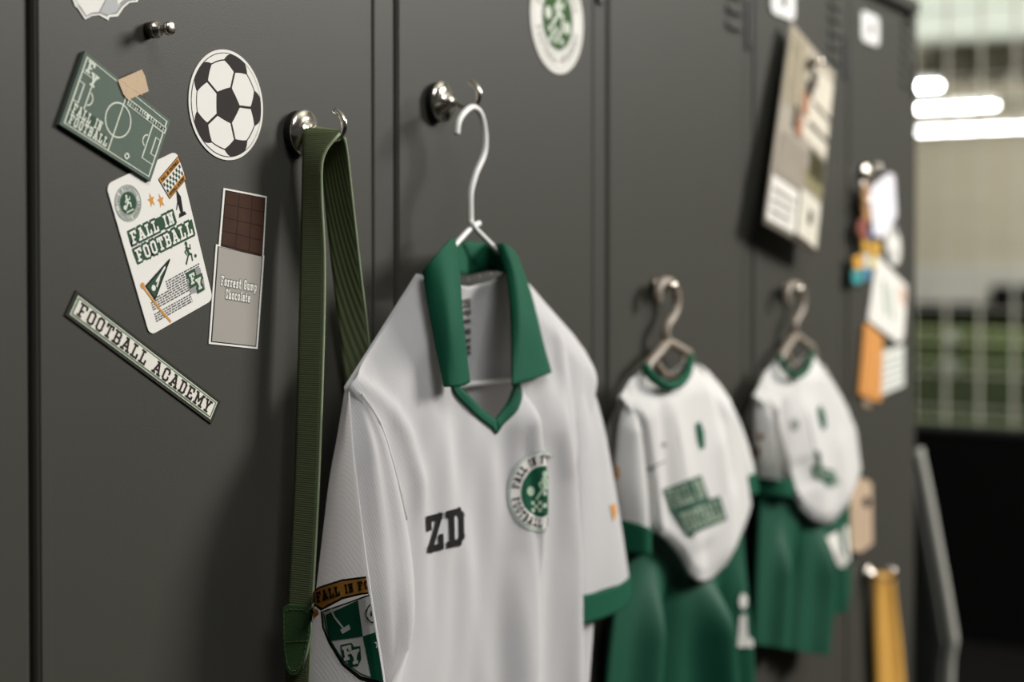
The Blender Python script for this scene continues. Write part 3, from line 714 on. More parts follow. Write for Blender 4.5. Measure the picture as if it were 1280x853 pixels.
for j, row in enumerate(G):
    v = j/69
    for i in range(len(row)):
        seg, s = divmod(i, 10); s /= 10
        b = math.sin(math.pi*s)
        if seg == 0: row[i] = row[i]+Vector((-.006, -.002, 0))*b*sm(v*3)+Vector((-.0015, 0, 0))*math.sin(s*9+v*7)*b
        if seg == 2: row[i] = row[i]+Vector((0, -.006*b+.0035*b*math.sin(s*10+v*4), 0))*sm(v*4)
G = laplace(G, True, 1)
m = MB(); m.grid(G, True); sl = m.build('sleeve', M_JERSEY, J, True)
# seam ridge of the armhole
MB().tube([P(*onbody(x, y, .0014)) for x, y in [(452,492),(463,507),(475,527),(484,552),(492,580),(501,615),(508,650)]], .0010, 6).build('armhole_seam', M_JERSEY, J, True)
# right sleeve and its cuff
Ar = [(700,462,.060),(713,540,.070),(718,620,.074),(720,690,.076),(722,747,.077)]
Br = [(724,432,.047),(752,520,.056),(768,600,.056),(779,665,.055),(787.5,719,.054)]
Ar2 = [(704,455,.040),(722,540,.038),(728,620,.036),(730,690,.036),(732,747,.036)]
def sleeve_r(n=40):
    G = tubeloft([Ar, Br, Ar2], n, 12)
    for j, row in enumerate(G):
        for i in range(len(row)):
            seg, s = divmod(i, 12); s /= 12
            if seg == 0: row[i] = row[i]+Vector((0, -.010*math.sin(math.pi*s)-.004*math.sin(math.pi*s)*math.sin(7*s+j*.06), 0))
            else: row[i] = row[i]+Vector((0, .006*math.sin(math.pi*s), 0))
    return laplace(G, True, 1)
m = MB(); m.grid(sleeve_r(), True); sr = m.build('sleeve', M_JERSEY, J, True)
G = tubeloft([[(722,746,.0785),(722,783,.079)], [(788,718,.055),(789,746,.055)], [(732,746,.034),(732,780,.034)]], 8, 12)
for row in G:
    for i in range(len(row)):
        seg, s = divmod(i, 12); s /= 12
        row[i] = row[i]+Vector((0, (-.0125 if seg == 0 else .007)*math.sin(math.pi*s), 0))
m = MB(); m.grid(G, True); m.build('cuff', M_GREENF, sr, True, solid=.001)
# collar
def sheet(name, chains, n, seg, mtl, parent, thick=.0014, bulge=0.):
    G = tubeloft(chains, n, seg, False)
    for j, row in enumerate(G):
        k = len(row)-1
        for i in range(k+1): row[i] = Vector(row[i])+Vector((0, -bulge*math.sin(math.pi*i/k)*math.sin(math.pi*min(1, j/(n-1)+.15)), 0))
    G = laplace(G, False, 8)
    m = MB(); m.grid(G); return m.build(name, mtl, parent, True, solid=thick)
sheet('collar_wing', [[(529,340,.056),(535,380,.068),(544,430,.079),(555,484,.087)], [(535,330,.0615),(543,375,.074),(552,425,.085),(562,484,.091)], [(549,313,.063),(556,358,.078),(563,415,.090),(573,484,.093)], [(561,300,.056),(569,345,.073),(574,405,.088),(581,482,.091)], [(567,297,.046),(574,338,.061),(578,398,.079),(587,478,.088)]], 30, 6, M_GREENF, J, bulge=.0015)
sheet('collar_wing', [[(620,306,.046),(634,345,.061),(640,400,.079),(640,482,.092)], [(628,303,.054),(643,345,.068),(650,400,.086),(650,480,.094)], [(640,311,.054),(655,352,.066),(666,410,.083),(668,474,.090)], [(647,322,.050),(663,368,.060),(675,420,.076),(682,469,.084)], [(650,331,.045),(667,385,.056),(679,430,.070),(689,466,.079)]], 30, 6, M_GREENF, J, bulge=.0015)
sheet('collar_stand', [[(567,298,.046),(580,301,.030),(598,303,.024),(612,305,.030),(622,307,.046)], [(574,342,.056),(585,344,.032),(600,341,.024),(616,339,.030),(636,342,.058)]], 24, 6, M_GREENF, J)
sheet('collar_stand', [[(622,307,.046),(634,345,.060),(639,400,.074),(640,470,.084)], [(632,312,.040),(641,350,.050),(645,400,.062),(645,470,.074)]], 20, 4, M_GREENF, J)
sheet('collar_stand', [[(567,299,.045),(574,342,.060),(578,400,.078),(584,470,.088)], [(560,305,.040),(568,345,.054),(570,400,.070),(574,470,.080)]], 20, 4, M_GREENF, J)
for tt_ in (tL, tR):
    us = [i/110 for i in range(34)]; T_ = arcat(tt_, us); ctr = Vector((S0, 1.43)); G = []
    for k, p in enumerate(T_):
        tg = (T_[min(k+1, 33)]-T_[max(k-1, 0)]).normalized(); nn = Vector((tg.y, -tg.x))
        if nn.dot(p-ctr) < 0: nn = -nn
        row = []
        for w_ in (-.0015, .002, .005, .0078):
            q = p+nn*w_
            if (q.x-VB[0])*(1 if tt_ is tR else -1) < 0 or k == 0: q = Vector((VB[0], q.y if k else VB[1]-w_*1.35))
            row.append((q.x, -ffront(q.x, q.y, 0, 0)-.0016, q.y))
        G.append(row)
    MB().grid(G).build('neck_trim', M_GREENF, J, True, solid=.0014)
# prints on the jersey
bv = bvh_of(jf)
f = pxquad((530,646),(580,633),(581,680),(532,692))
decal('initials', [[f(u, v) for u, v in q] for q in text('Z', (0,0,.47,1), .18)+text('D', (.52,0,1,1), .18)], M_INK, bv, J, .0012)
ex, ey, erx, ery = 677, 614, 43, 51
B_ = lambda polys: [[(ex+erx*x, ey-ery*y+(-.06*erx*x)) for x, y in p] for p in polys]
XM = 679.5
def over_ridge(p, over, lift):
    s_ = p.x+over/erx*.020; return Vector((s_+lift*.9, -ffront(s_, p.z, 0, 0)-lift*.6-.0004, p.z))
bd = decal('badge', B_([disc(0,0,1,n=48)]), mat('pale_sage_badge_edge', 'a9b5aa', .7), bv, J, .0010, XM, wrap=over_ridge)
decal('badge_white', B_([disc(0,0,.93,n=48)]), M_PAPER, bv, bd, .0014, XM, wrap=over_ridge)
decal('badge_green', B_([disc(0,0,.62,n=40)]), M_GREENF, bv, bd, .0018, XM, wrap=over_ridge)
lt = [p for p in arctext('FALL IN FOOTBALL',0,0,.68,.21,172,8)+arctext('FOOTBALL ACADEMY',0,0,.68,.21,188,352,inside=True)]
decal('badge_letters', B_(lt), M_INK, bv, bd, .0018, XM, wrap=over_ridge)
fg = [p for p in runner(-.25,-.2,.3,.55)+[disc(-.36,.02,.12,n=12)]+[[(-.35+.11*i,-.5+.09*j),(-.24+.11*i,-.5+.09*j),(-.24+.11*i,-.41+.09*j),(-.35+.11*i,-.41+.09*j)] for i in range(4) for j in range(3) if (i+j) % 2 == 0]]
decal('badge_figure', B_(fg), mat('pale_badge_green', '9fb59a', .7), bv, bd, .0022, XM, wrap=over_ridge)
# inside neck print
bv2 = bvh_of(jb)
mk = []
for k, x in enumerate((579,586,593,600,607,614,621)): mk += [disc(x, 351-.25*(x-579), 2.4 if k % 2 else 1.2, n=8)]
mk2 = []
for k, y in enumerate((376,383,390,402,414,426,434,442)): mk2 += [[(578,y-2),(587,y-3),(587,y+(1 if k % 2 else 3)),(578,y+(2 if k % 2 else 3))]]
decal('neck_print', mk, mat('faded_neck_ink', '55534f', .7), bv2, J, .0012)
decal('size_print', mk2, mat('faded_neck_ink', '55534f', .7), bv2, J, .0012)
# sleeve crest
bs = bvh_of(sl)
def xb(y): return pl([(p[1], p[0]) for p in Bch], y)-3.5
cr = decal('crest', [[(402,765),(465,742),(490,742),(490,870),(476,858),(450,850),(428,832),(412,805),(404,785)]], M_INK, bs, sl, .0010, xb)
decal('crest_rim', [[(405,766),(465,744),(490,744),(490,862),(476,851),(452,845),(431,829),(415,803),(407,785)]], M_PAPER, bs, cr, .0013, xb)
decal('crest_green', [[(409,769),(449,750),(455,795),(414,801)], [(455,795),(490,783),(490,860),(474,849),(465,846)]], M_GREENF, bs, cr, .0016, xb)
decal('crest_lines', line2([(407,768),(410,785),(415,801),(431,827),(452,842),(474,850)], 1.5), M_GREENF, bs, cr, .0017, xb)
decal('ribbon', [[(391,741),(401,734),(430,724),(452,721),(475,718),(475,741),(455,743),(430,749),(404,764),(396,758),(396,772),(389,779),(392,766),(390,760),(394,757)]], M_INK, bs, cr, .0019, xb, 390)
decal('ribbon_orange', [[(394,742),(403,736),(430,726.5),(452,723.5),(475,720.5),(475,739),(455,740.5),(430,746),(406,760),(396,755)], [(390.5,761),(400,762),(402,768),(392,777),(394,768)]], M_ORANGE, bs, cr, .0022, xb, 390)
q = []
f = lambda u, v: (lerp(398, 475, u)+lerp(2, 0, v), lerp(754-22*math.sin(u*1.45)*.9, 740-17*math.sin(u*1.45), v))
q = text('FALL IN FOOT', (0,0,1.02,.93), .2)
decal('ribbon_letters', [[f(u, v) for u, v in p] for p in q], M_INK, bs, cr, .0026, xb, step=4.)
decal('crest_trophy', line2([(417,764),(421,772),(431,785)], 2.2)+[disc(417,763,2.2,n=8), [(427,787),(438,780),(440,786),(430,792)]], M_PITCHLINE, bs, cr, .0020, xb)
decal('monogram_outline', [[(x, y) for x, y in p] for p in [[(427,806),(441,803),(444,808),(452,807),(453,824),(449,832),(438,833),(436,826),(430,827)]]], M_GREENF, bs, cr, .0018, xb)
f = pxquad((429,808),(441,805),(443,823),(432,826)); g3 = pxquad((439,813),(451,810),(452,828),(441,831))
decal('monogram', [[f(u, v) for u, v in p] for p in text('F', (0,0,1,1), .22)]+[[g3(u, v) for u, v in p] for p in text('Y', (0,0,1,1), .22)], M_CREAM, bs, cr, .0022, xb, step=4.)
decal('crest_ball', ring(467, 766, 7, 8.2, 20, asp=1.5)+[disc(467,766,3.4,4.5,5)], M_INK, bs, cr, .0020, xb)
decal('crest_star', [[(lerp(474,474+x,1), 804-y*1.2) for x, y in star(0, 0, 6)]], M_PAPER, bs, cr, .0022, xb)
# orange edge of the other sleeve's crest
decal('crest', [[(762,632),(768,629),(770,642),(766,652)]], M_ORANGE, bvh_of(sr), sr, .001)

# ------------------------------------------------------------------ green strap on the first hook
ST = thing('webbing_strap', 'olive green webbing strap with leather end looped over a hook', 'strap', tuple(P(400, 165, .025)))
L0 = [(379.5,161,.012),(378.5,200,.013),(377.5,250,.013),(374,400,.014),(368,600,.016),(360,757,.018),(357,850,.018),(355,920,.018)]
R0 = [(425,166,.044),(404,195,.036),(401.5,240,.034),(405,320,.035),(404,420,.036),(398,600,.038),(390,757,.040),(386,850,.040),(384,920,.040)]
L0w = crv([tuple(P(*p)) for p in L0], 90); R0w = crv([tuple(P(*p)) for p in R0], 90)
def strap_leg(A, B, name, mt, ks=8):
    G = [[A[j].lerp(B[j], i/ks) for i in range(ks+1)] for j in range(len(A))]
    m = MB(); m.grid(G); o = m.build(name, mt, ST, True, solid=.0016); return o
# resample by height so edges pair up
def byz(W_, n, z0, z1):
    out = []
    for i in range(n):
        z = lerp(z0, z1, i/(n-1))
        for a, b in zip(W_, W_[1:]):
            if (a.z-z)*(b.z-z) <= 0 and abs(a.z-b.z) > 1e-9: out.append(a.lerp(b, (a.z-z)/(a.z-b.z))); break
        else: out.append(W_[0] if z > W_[0].z else W_[-1])
    return out
zt = 1.592
La, Ra = byz(L0w, 80, zt, 1.13), byz(R0w, 80, zt, 1.13)
top = [P(380,161,.012), P(426,166,.044)]
leg1 = strap_leg([top[0]]+La, [top[1]]+Ra, 'front_leg', M_WEB)
L1 = [(400,164,.012),(403,215,.014),(411,300,.012),(421,390,.009),(431,478,.006),(436,560,.005)]
R1 = [(429,167,.044),(434,195,.042),(441,260,.038),(450,340,.032),(459,415,.026),(464,470,.022),(468,560,.020)]
L1w = crv([tuple(P(*p)) for p in L1], 60); R1w = crv([tuple(P(*p)) for p in R1], 60)
Lb, Rb = byz(L1w, 50, zt-.003, 1.36), byz(R1w, 50, zt-.003, 1.36)
t1 = [P(390,158.5,.012), P(428,164,.045)]
leg2 = strap_leg([top[0], t1[0]]+Lb, [top[1], t1[1]]+Rb, 'rear_leg', M_WEB2)
for W_, nm in ((Ra, 'edge'), (Rb, 'edge')):
    MB().tube([p+Vector((0, -.0004, 0)) for p in W_], .0011, 6).build('woven_edge', M_WEBEDGE, leg1 if W_ is Ra else leg2, True)
# leather end
ol = [(352,770),(353,760),(359,756),(383,757),(388,762),(388,790),(383,815),(376,838),(371,845),(362,845),(357,836),(353,810)]
m = MB(); n = len(ol)
cc = lambda x: lerp(.019, .043, (x-352)/36)
fr = [P(x, y, cc(x)+.0036) for x, y in ol]; bk = [P(x, y, cc(x)-.001)+Vector((.002, 0, 0)) for x, y in ol]
m.add(fr+bk, [tuple(range(n)), tuple(range(2*n-1, n-1, -1))]+[(i, (i+1) % n, (i+1) % n+n, i+n) for i in range(n)])
le = m.build('leather_end', M_LEATHER, ST, bevel=.0008)
sts = []
for k in range(len(ol)):
    a, b = Vector(ol[k]), Vector(ol[(k+1) % len(ol)]); c = Vector((370, 800)); a = c.lerp(a, .86); b = c.lerp(b, .86)
    ns = max(1, int((b-a).length/6))
    for s in range(ns):
        p, q = a.lerp(b, (s+.15)/ns), a.lerp(b, (s+.75)/ns); sts.append((p, q))
sts += [(Vector((357+6*k, 803-.3*k)), Vector((361+6*k, 803-.3*k))) for k in range(5)]
m = MB()
for p, q in sts: m.tube([P(p.x, p.y, cc(p.x)+.0040), P(q.x, q.y, cc(q.x)+.0040)], .00035, 5)
m.build('stitching', mat('olive_thread', '53683f', .8), le)['kind'] = 'stuff'
MB().tube([P(x, y, c) for x, y, c in ((388.5,766,.045),(388.5,792,.045),(384,816,.043),(377,838,.039))], .0009, 6).build('pale_edge', mat('pale_leather_edge', '93a184', .7), le, True)

# ------------------------------------------------------------------ small kits
DC = .016
def kid_hanger(lab, hook, tri, c=.020, r=.0052):
    t = thing('kit_hanger', lab, 'hanger', tuple(P(hook[0][0], hook[0][1], c)), 'hangers on the hooks')
    MB().tube(crv([P(x, y, c) for x, y in hook], 40), r, 12).build('hook', M_HANGER, t, True)
    (lx, ly), (ax, ay), (rx, ry), (ul, um, ur) = tri
    MB().tube([P(lx-4, ly+36, c+.012), P(lx, ly, c+.004), P(ax, ay, c), P(rx, ry, c+.004), P(rx+12, ry+46, c+.012)], r*1.05, 12).build('shoulder_arms', M_HANGER, t, True)
    MB().tube(crv([P(*q, c+.003) for q in (ul, ((ul[0]+um[0])/2-2, um[1]-7), um, ((ur[0]+um[0])/2+3, um[1]-7), ur)], 20), r*.85, 12).build('neck_loop', M_HANGER, t, True)
    return t
kid_hanger('beige hanger in the small kit beside the large jersey', [(823,378),(822,364),(828,353),(838,353),(845,366),(846,382),(841,396),(834,406),(832,418),(834,428)], ((810,456),(835,427),(860,441),((822,456),(836,471),(857,444))))
kid_hanger('beige hanger in the small kit below the photo print', [(984,380),(983,368),(988,357),(997,357),(1003,368),(1003,382),(999,394),(993,404),(993,414),(994,420)], ((977,443),(994,419),(1014,434),((984,444),(995,459),(1011,438))))

def kit(spec):
    g = spec
    K = thing('football_shirt', g['label'], 'shirt', tuple(P(*g['neck'][2], .05)), 'jerseys on the lockers')
    c0 = g['c']-DC
    W_ = lambda pts: [SZ(x, y, c-DC) for x, y, c in pts]
    tl_, tr_, hl, hr = W_(g['topL']), W_(g['topR']), W_(g['hemL']), W_(g['hemR'])
    tips = (tl_[-1], tr_[-1]); npts = (tl_[2], tr_[2])
    sh = sorted([tips[0], npts[0], npts[1], tips[1]])
    rd = [Ridge(a[0], a[1]-DC, a[2]*1.3, a[3]*1.3, a[4]*.6, a[5]) for a in g['folds']]
    def fr_(x, z, u, v):
        d = pl(sh, x)-z
        c = c0-.002+.022*sm((d+.001)/.04)**.6+sum(r(x, z) for r in rd)+.006*math.sin(math.pi*v)*sm(1-u)
        c = lerp(c, c0, sm((u-.86)/.14)*sm(v*4)) if g.get('soft', 1) else c
        if v > .93: c -= .006*((v-.93)/.07)
        return c
    def bk_(x, z, u, v):
        d = pl(sh, x)-z
        return c0-.004-.020*sm((d+.001)/.05)
    m = MB(); m.grid(half(tl_, hl, fr_, 36, 60)); m.grid(half(tr_, hr, fr_, 36, 60)); fo = m.build('front_panel', M_JERSEY2, K, True, solid=.0008, weld=1e-5)
    up = .028
    btl = [tl_[0], tl_[1], npts[0], tips[0]]; btr = [tr_[0], tr_[1], npts[1], tips[1]]
    m = MB(); m.grid(half(btl, hl, bk_, 20, 30)); m.grid(half(btr, hr, bk_, 20, 30)); m.build('back_panel', M_JERSEY2, K, True, solid=.0008, weld=1e-5)
    nk = [P(p[0], p[1], p[2]-DC) for p in g['collar']]
    MB().tube(crv(nk, 30), g.get('cr', .0052), 10).build('collar', M_GREENF, K, True)
    for ch, cuff in g['sleeves']:
        dcf = lambda chs: [[(x, y, c-DC) for x, y, c in q] for q in chs]
        G = tubeloft(dcf(ch), 26, 8)
        for j, row in enumerate(G):
            for i in range(len(row)):
                seg, s = divmod(i, 8); s /= 8
                row[i] = row[i]+Vector((0, (-.008 if seg == 0 else .004)*math.sin(math.pi*s)*sm(j/14), 0))
        m = MB(); m.grid(laplace(G, True, 1), True); so = m.build('sleeve', M_JERSEY2, K, True)
        G = tubeloft(dcf(cuff), 8, 8)
        for row in G:
            for i in range(len(row)):
                seg, s = divmod(i, 8); s /= 8
                row[i] = row[i]+Vector((0, (-.010 if seg == 0 else .005)*math.sin(math.pi*s), 0))
        m = MB(); m.grid(G, True); m.build('cuff', M_GREENF, so, True, solid=.001)
    return K, fo
def tube_panel(name, rows, c0, bulge, fold, mt, parent, nv=60, nu=60):
    """closed cloth tube with traced left and right edges (x, y pixels at distance c0)"""
    Lc = crv([SZ(a, b, c0)+(0,) for a, b, _, _ in rows], nv); Rc = crv([SZ(c, d, c0)+(0,) for _, _, c, d in rows], nv); G = []
    for j in range(nv):
        v = j/(nv-1); row = []
        for k in range(2):
            for i in range(nu):
                u = i/nu if k == 0 else 1-i/nu
                p = Lc[j].lerp(Rc[j], u); e = (max(0, 1-(2*u-1)**2))**.5
                c = c0+(bulge*e+fold(u, v)*e if k == 0 else -.6*bulge*e)
                row.append(Vector((p.x, -c, p.y)))
        G.append(row)
    m = MB(); m.grid(G, True); return m.build(name, mt, parent, True)

K2, f2 = kit(dict(label='small white shirt with green round collar hung beside the large jersey', c=.050,
    neck=[0, 0, (838,470)],
    topL=[(838,485,.070),(822,476,.064),(808,461,.05),(790,475,.05),(777,497,.05)],
    topR=[(838,485,.070),(855,474,.064),(863,448,.05),(888,465,.05),(907,491,.05)],
    hemL=[(880,728,.066),(870,727,.066),(860,719,.066),(847,697,.064),(829,675,.062),(806,660,.055)],
    hemR=[(880,728,.066),(891,725,.066),(903,711,.064),(915,686,.06),(923,655,.055),(927,618,.05)],
    collar=[(807,459,.052),(812,468,.060),(823,478,.070),(838,483,.076),(852,477,.073),(860,464,.062),(863,447,.052)],
    folds=[([(830,520),(842,600),(858,680),(872,730)], .065, .03, .022, .008, .04), ([(895,560),(905,620),(905,680)], .065, .02, .015, .008, .04),
           ([(880,690),(884,712)], .07, .03, .02, -.007, .02), ([(815,520),(822,590),(826,640)], .06, .010, .014, -.007, .04), ([(880,470),(893,530),(900,590)], .06, .01, .01, -.006, .04)],
    sleeves=[([[(799,468,.05),(784,486,.049),(772,525,.047),(768,550,.046),(764,600,.045),(770,650,.045)], [(801,468,.051),(797,500,.056),(800,530,.064),(803,548,.068),(810,610,.072),(813,664,.072)], [(800,468,.047),(792,495,.042),(800,530,.04),(803,548,.04),(808,610,.038),(810,664,.038)]],
              [[(769,648,.044),(770,690,.044)], [(814,663,.0735),(814,694,.0735)], [(812,663,.036),(812,690,.036)]]),
             ([[(874,456,.051),(893,490,.056),(911,530,.060),(921,570,.060),(928,597,.060)], [(877,457,.050),(905,487,.049),(924,530,.048),(936,562,.048),(942,587,.048)], [(875,456,.047),(893,490,.040),(912,530,.036),(921,570,.035),(928,596,.035)]],
              [[(927,596,.061),(928,622,.061)], [(942.5,586,.048),(946,612,.048)], [(928,596,.034),(930,620,.034)]])]))
bk2 = bvh_of(f2)
f = pxquad((827,612),(889,592),(907,650),(850,672))
pt = decal('title_plate', [[f(u, v) for u, v in [(0,.55),(0,1.0),(.79,1.04),(.80,.52),(1.02,.52),(1.02,0),(.28,-.02),(.24,-.1),(.12,.0)]]], mat('green_title_plate', '1d4634', .7), bk2, K2, .0012)
decal('title_letters', [[f(u, v) for u, v in p] for p in text('FALL IN', (.05,.60,.74,.96), .12)+text('FOOTBALL', (.14,.07,.98,.44), .12)], mat('sage_title_letters', '9fae98', .7), bk2, pt, .0020)
decal('small_emblem', [[(868,530),(874,527),(879,540),(880,560),(874,562),(870,548)]], M_GREENF, bk2, K2, .0012)
decal('small_marks', [disc(829,556,3.5,3,8), disc(813,586,4.5,3.5,8), [(811,584),(832,575),(832,577),(811,587)]], M_GREY, bk2, K2, .0012)
decal('crest_mark', [[(769,582),(774,584),(774,600),(770,598)]], M_ORANGE, bvh_of(*[o for o in K2.children if o.name.startswith('sleeve')]), K2, .001)

def rip(a):
    def f(u, v): return sum(1.6*A_*math.exp(-((u-(x0+x1*v))/w_)**2)*sm((v-.22)/.35) for x0, x1, w_, A_ in a)
    return f
SH2 = thing('football_shorts', 'green shorts hung below the small shirt, white print on their side seam', 'shorts', tuple(P(860, 690, .04)), 'green shorts below the shirts')
s2 = tube_panel('shorts_body', [(782,640,926,632),(776,700,930,690),(764,780,936,760),(756,860,942,850),(750,940,948,930)], .022, .012,
    rip([(.18,-.02,.05,.020),(.34,-.02,.05,-.012),(.50,.10,.08,.026),(.74,.04,.06,-.014),(.88,.04,.04,.012)]), M_GREENS, SH2, 60, 70)
tube_panel('waistband', [(783,640,925,630),(779,664,928,655)], .022, .010, lambda u, v: 0, M_GREENF, SH2, 6, 40)
decal('side_print', [disc(928,752,5,10,12), [(924,770),(932,768),(934,795),(940,800),(940,809),(921,809),(922,795)]], M_PAPER, bvh_of(s2), SH2, .0015)
decal('eyelet', [disc(795,676,5.5,4,12)], M_GREY, bvh_of(s2), SH2, .003)

K3, f3 = kit(dict(label='small white shirt with green round collar hung below the photo print', c=.050,
    neck=[0, 0, (996,456)],
    topL=[(996,470,.070),(985,463,.064),(975,448,.05),(958,466,.05),(944,496,.05)],
    topR=[(996,470,.070),(1008,460,.064),(1014,440,.05),(1036,466,.05),(1056,512,.05)],
    hemL=[(1027,656,.066),(1015,652,.066),(1000,638,.064),(990,624,.06),(982,606,.055)],
    hemR=[(1027,656,.066),(1040,654,.064),(1054,632,.058),(1061,604,.054),(1066,575,.05)],
    collar=[(974,446,.052),(978,456,.060),(986,466,.070),(996,470,.076),(1006,464,.072),(1012,453,.062),(1014,439,.052)], cr=.0045,
    folds=[([(1000,520),(1010,580),(1022,640)], .065, .035, .03, .008, .04), ([(970,520),(974,580),(978,610)], .06, .012, .012, -.008, .04),
           ([(1000,585),(1006,600)], .07, .03, .04, -.006, .02), ([(1040,560),(1046,610)], .06, .02, .02, .006, .04)],
    sleeves=[([[(965,459,.05),(951,479,.048),(942,510,.045),(941,535,.044),(943,570,.043),(946,597,.043)], [(967,458,.051),(962,490,.056),(965,515,.064),(967,535,.068),(972,570,.074),(976,601,.074)], [(966,458,.047),(958,485,.042),(964,515,.04),(966,535,.04),(970,570,.038),(974,600,.038)]],
              [[(945,595,.042),(946,618,.042)], [(991,600,.070),(992,622,.070)], [(988,600,.034),(988,618,.034)]]),
             ([[(1028,456,.051),(1045,495,.054),(1055,525,.055),(1059,555,.055)], [(1031,459,.05),(1053,502,.049),(1063,535,.048),(1067,560,.048)], [(1029,456,.047),(1045,495,.040),(1056,530,.036),(1060,555,.035)]],
              [[(1059,554,.055),(1061,566,.055)], [(1067,560,.047),(1067,572,.047)], [(1060,554,.034),(1061,566,.034)]])]))
bk3 = bvh_of(f3)
decal('small_emblem', [[(1021,510),(1026,507),(1031,520),(1032,535),(1027,538),(1023,525)]], M_GREENF, bk3, K3, .0012)
decal('small_marks', [disc(993,531,5.5,8,10)], M_GREY, bk3, K3, .0012)
f = pxquad((1008,580),(1030,560),(1052,605),(1018,598))
pt = decal('title_plate', [[(1018,562),(1024,566),(1027,585),(1042,588),(1050,605),(1034,611),(1028,602),(1016,598),(1012,584),(1020,580)]], mat('green_title_plate', '1d4634', .7), bk3, K3, .0012)
decal('title_letters', line2([(1030,592),(1042,593),(1046,604),(1034,607)], 2.5)+line2([(1019,588),(1025,597)], 2.5), mat('sage_title_letters', '9fae98', .7), bk3, pt, .0020)
decal('crest_mark', [disc(951,546,4,5,8), [(945,560),(950,558),(949,572),(946,573)]], mat('rust_print', '7a4a2a', .7), bvh_of(*[o for o in K3.children if o.name.startswith('sleeve')]), K3, .001)
SH3 = thing('football_shorts', 'short green shorts hung beside the beige tag, hem in view', 'shorts', tuple(P(1000, 640, .04)), 'green shorts below the shirts')
s3 = tube_panel('shorts_leg', [(950,606,1040,600),(946,670,1036,660),(943,740,1032,740),(941,805,1023,818)], .026, .013,
    rip([(.22,-.04,.06,.014),(.45,.05,.06,-.010),(.70,.12,.09,.018)]), M_GREENS, SH3, 50, 60)
s3b = tube_panel('shorts_leg', [(1010,606,1061,606),(1012,660,1062,660),(1014,715,1062,700),(1016,785,1063,742)], .020, .010, rip([(.5,.05,.12,.008)]), M_GREENS, SH3, 40, 40)
tube_panel('waistband', [(949,600,1058,598),(947,618,1060,616)], .024, .014, lambda u, v: 0, M_GREENF, SH3, 6, 40)
decal('side_print', [[(1032,672),(1046,664),(1052,690),(1058,700),(1054,710),(1047,708)], [(1054,660),(1059,657),(1061,700),(1058,704)]], M_PAPER, bvh_of(s3, s3b), SH3, .0015)

# ------------------------------------------------------------------ photo sheet with pin
f3d = [P(988,27,.016), P(1043,92,.020), P(1019,322,.026), P(954,280,.030)]
PHT = thing('photo_sheet', 'glossy photo print held by a pin magnet, curling off the locker', 'photo', tuple(f3d[3]))
def ph_(u, v, off=0.):
    a, b, c, d = f3d; p = d.lerp(c, u).lerp(a.lerp(b, u), v); return p+Vector((0, -.006*math.sin(math.pi*u)*(1-v)-off, 0))
def phpatch(name, u0, v0, u1, v1, off, m, n=10, sk=0.):
    k = MB(); k.grid([[ph_(lerp(u0, u1, i/n)+sk*(j/n), lerp(v0, v1, j/n), off) for i in range(n+1)] for j in range(n+1)])
    return k
sheet_ = phpatch('sheet', 0, 0, 1, 1, 0, None, 16).build('sheet', mat('photo_paper', '9a9283', .45), PHT, True, solid=.0008)
PM = lambda nme, col: mat('photo_ink_'+nme, col, .4, var=.25, vscale=40)
for nm_, u0, v0, u1, v1, col, sk in (('upper_pale_area', .02, .62, .40, .985, '9c927c', 0), ('jacket_area', .42, .52, .985, .93, 'c9c1b0', 0), ('face_area', .36, .63, .50, .74, '9a6e55', 0), ('dark_hair_area', .40, .74, .56, .81, '352d27', 0),
        ('fold_line', .50, .60, .96, .625, '433c32', .05), ('fold_line', .56, .72, .98, .74, '5b5446', .04), ('fold_line', .46, .80, .60, .90, '6f675a', .04), ('text_line', .06, .17, .42, .185, '77716a', 0), ('text_line', .06, .12, .40, .135, '77716a', 0), ('text_line', .06, .07, .36, .085, '77716a', 0), ('stripe_line', .10, .64, .14, .97, '857b67', 0), ('stripe_line', .22, .64, .26, .97, '857b67', 0), ('olive_area', .62, .36, .97, .50, '37331a', 0), ('grass_area', .5, .30, .99, .38, '7d7756', 0), ('face_area', .30, .50, .42, .60, '93664f', 0), ('dark_area', .24, .52, .32, .64, '3d3832', 0),
        ('white_card_area', .02, .03, .48, .24, 'd3cfc6', 0), ('shirt_area', .04, .25, .58, .47, '8a8174', .06), ('label_area', .52, .04, .98, .27, 'c9c4b4', 0), ('label_hole_area', .70, .13, .80, .20, '3f3c36', 0), ('lower_edge_area', .46, .0, .98, .045, '372f28', 0), ('gap_area', .475, .03, .52, .26, '4a4239', 0)):
    phpatch('', u0, v0, u1, v1, .0014 if 'area' in nm_ and nm_ not in ('label_hole_area', 'face_area', 'dark_hair_area', 'fold_line') else .0022, None, 8, sk).build(nm_, PM(nm_, col), sheet_, True)
def pin(px, py, lab, c=.0, r=.006, ln_=1.):
    p = P(px, py, c); t = thing('magnet_pin', lab, 'magnet', tuple(p), 'pin magnets')
    MB().lathe(p, (0, -1, 0), [(0, r), (.005, r), (.0055, r*.9)], 20).build('base', mat('dark_nickel', '6b6257', .25, 1.0), t, True)
    MB().lathe(p+Vector((0, -.0055, 0)), (0, -1, 0), [(a_*ln_, b_) for a_, b_ in [(0, r*.5), (.006, r*.35), (.009, r*.7), (.012, r*.75), (.014, r*.5)]], 20).build('knob', M_CHROME, t, True)
pin(816, 358, 'nickel pin magnet carrying the hanger of the kit beside the large jersey', .0003, .0085, 1.7)
pin(978, 362, 'nickel pin magnet carrying the hanger below the photo print', .0003, .0085, 1.7)
pin(1012, 79, 'small nickel pin magnet holding the photo print', .022, .009)

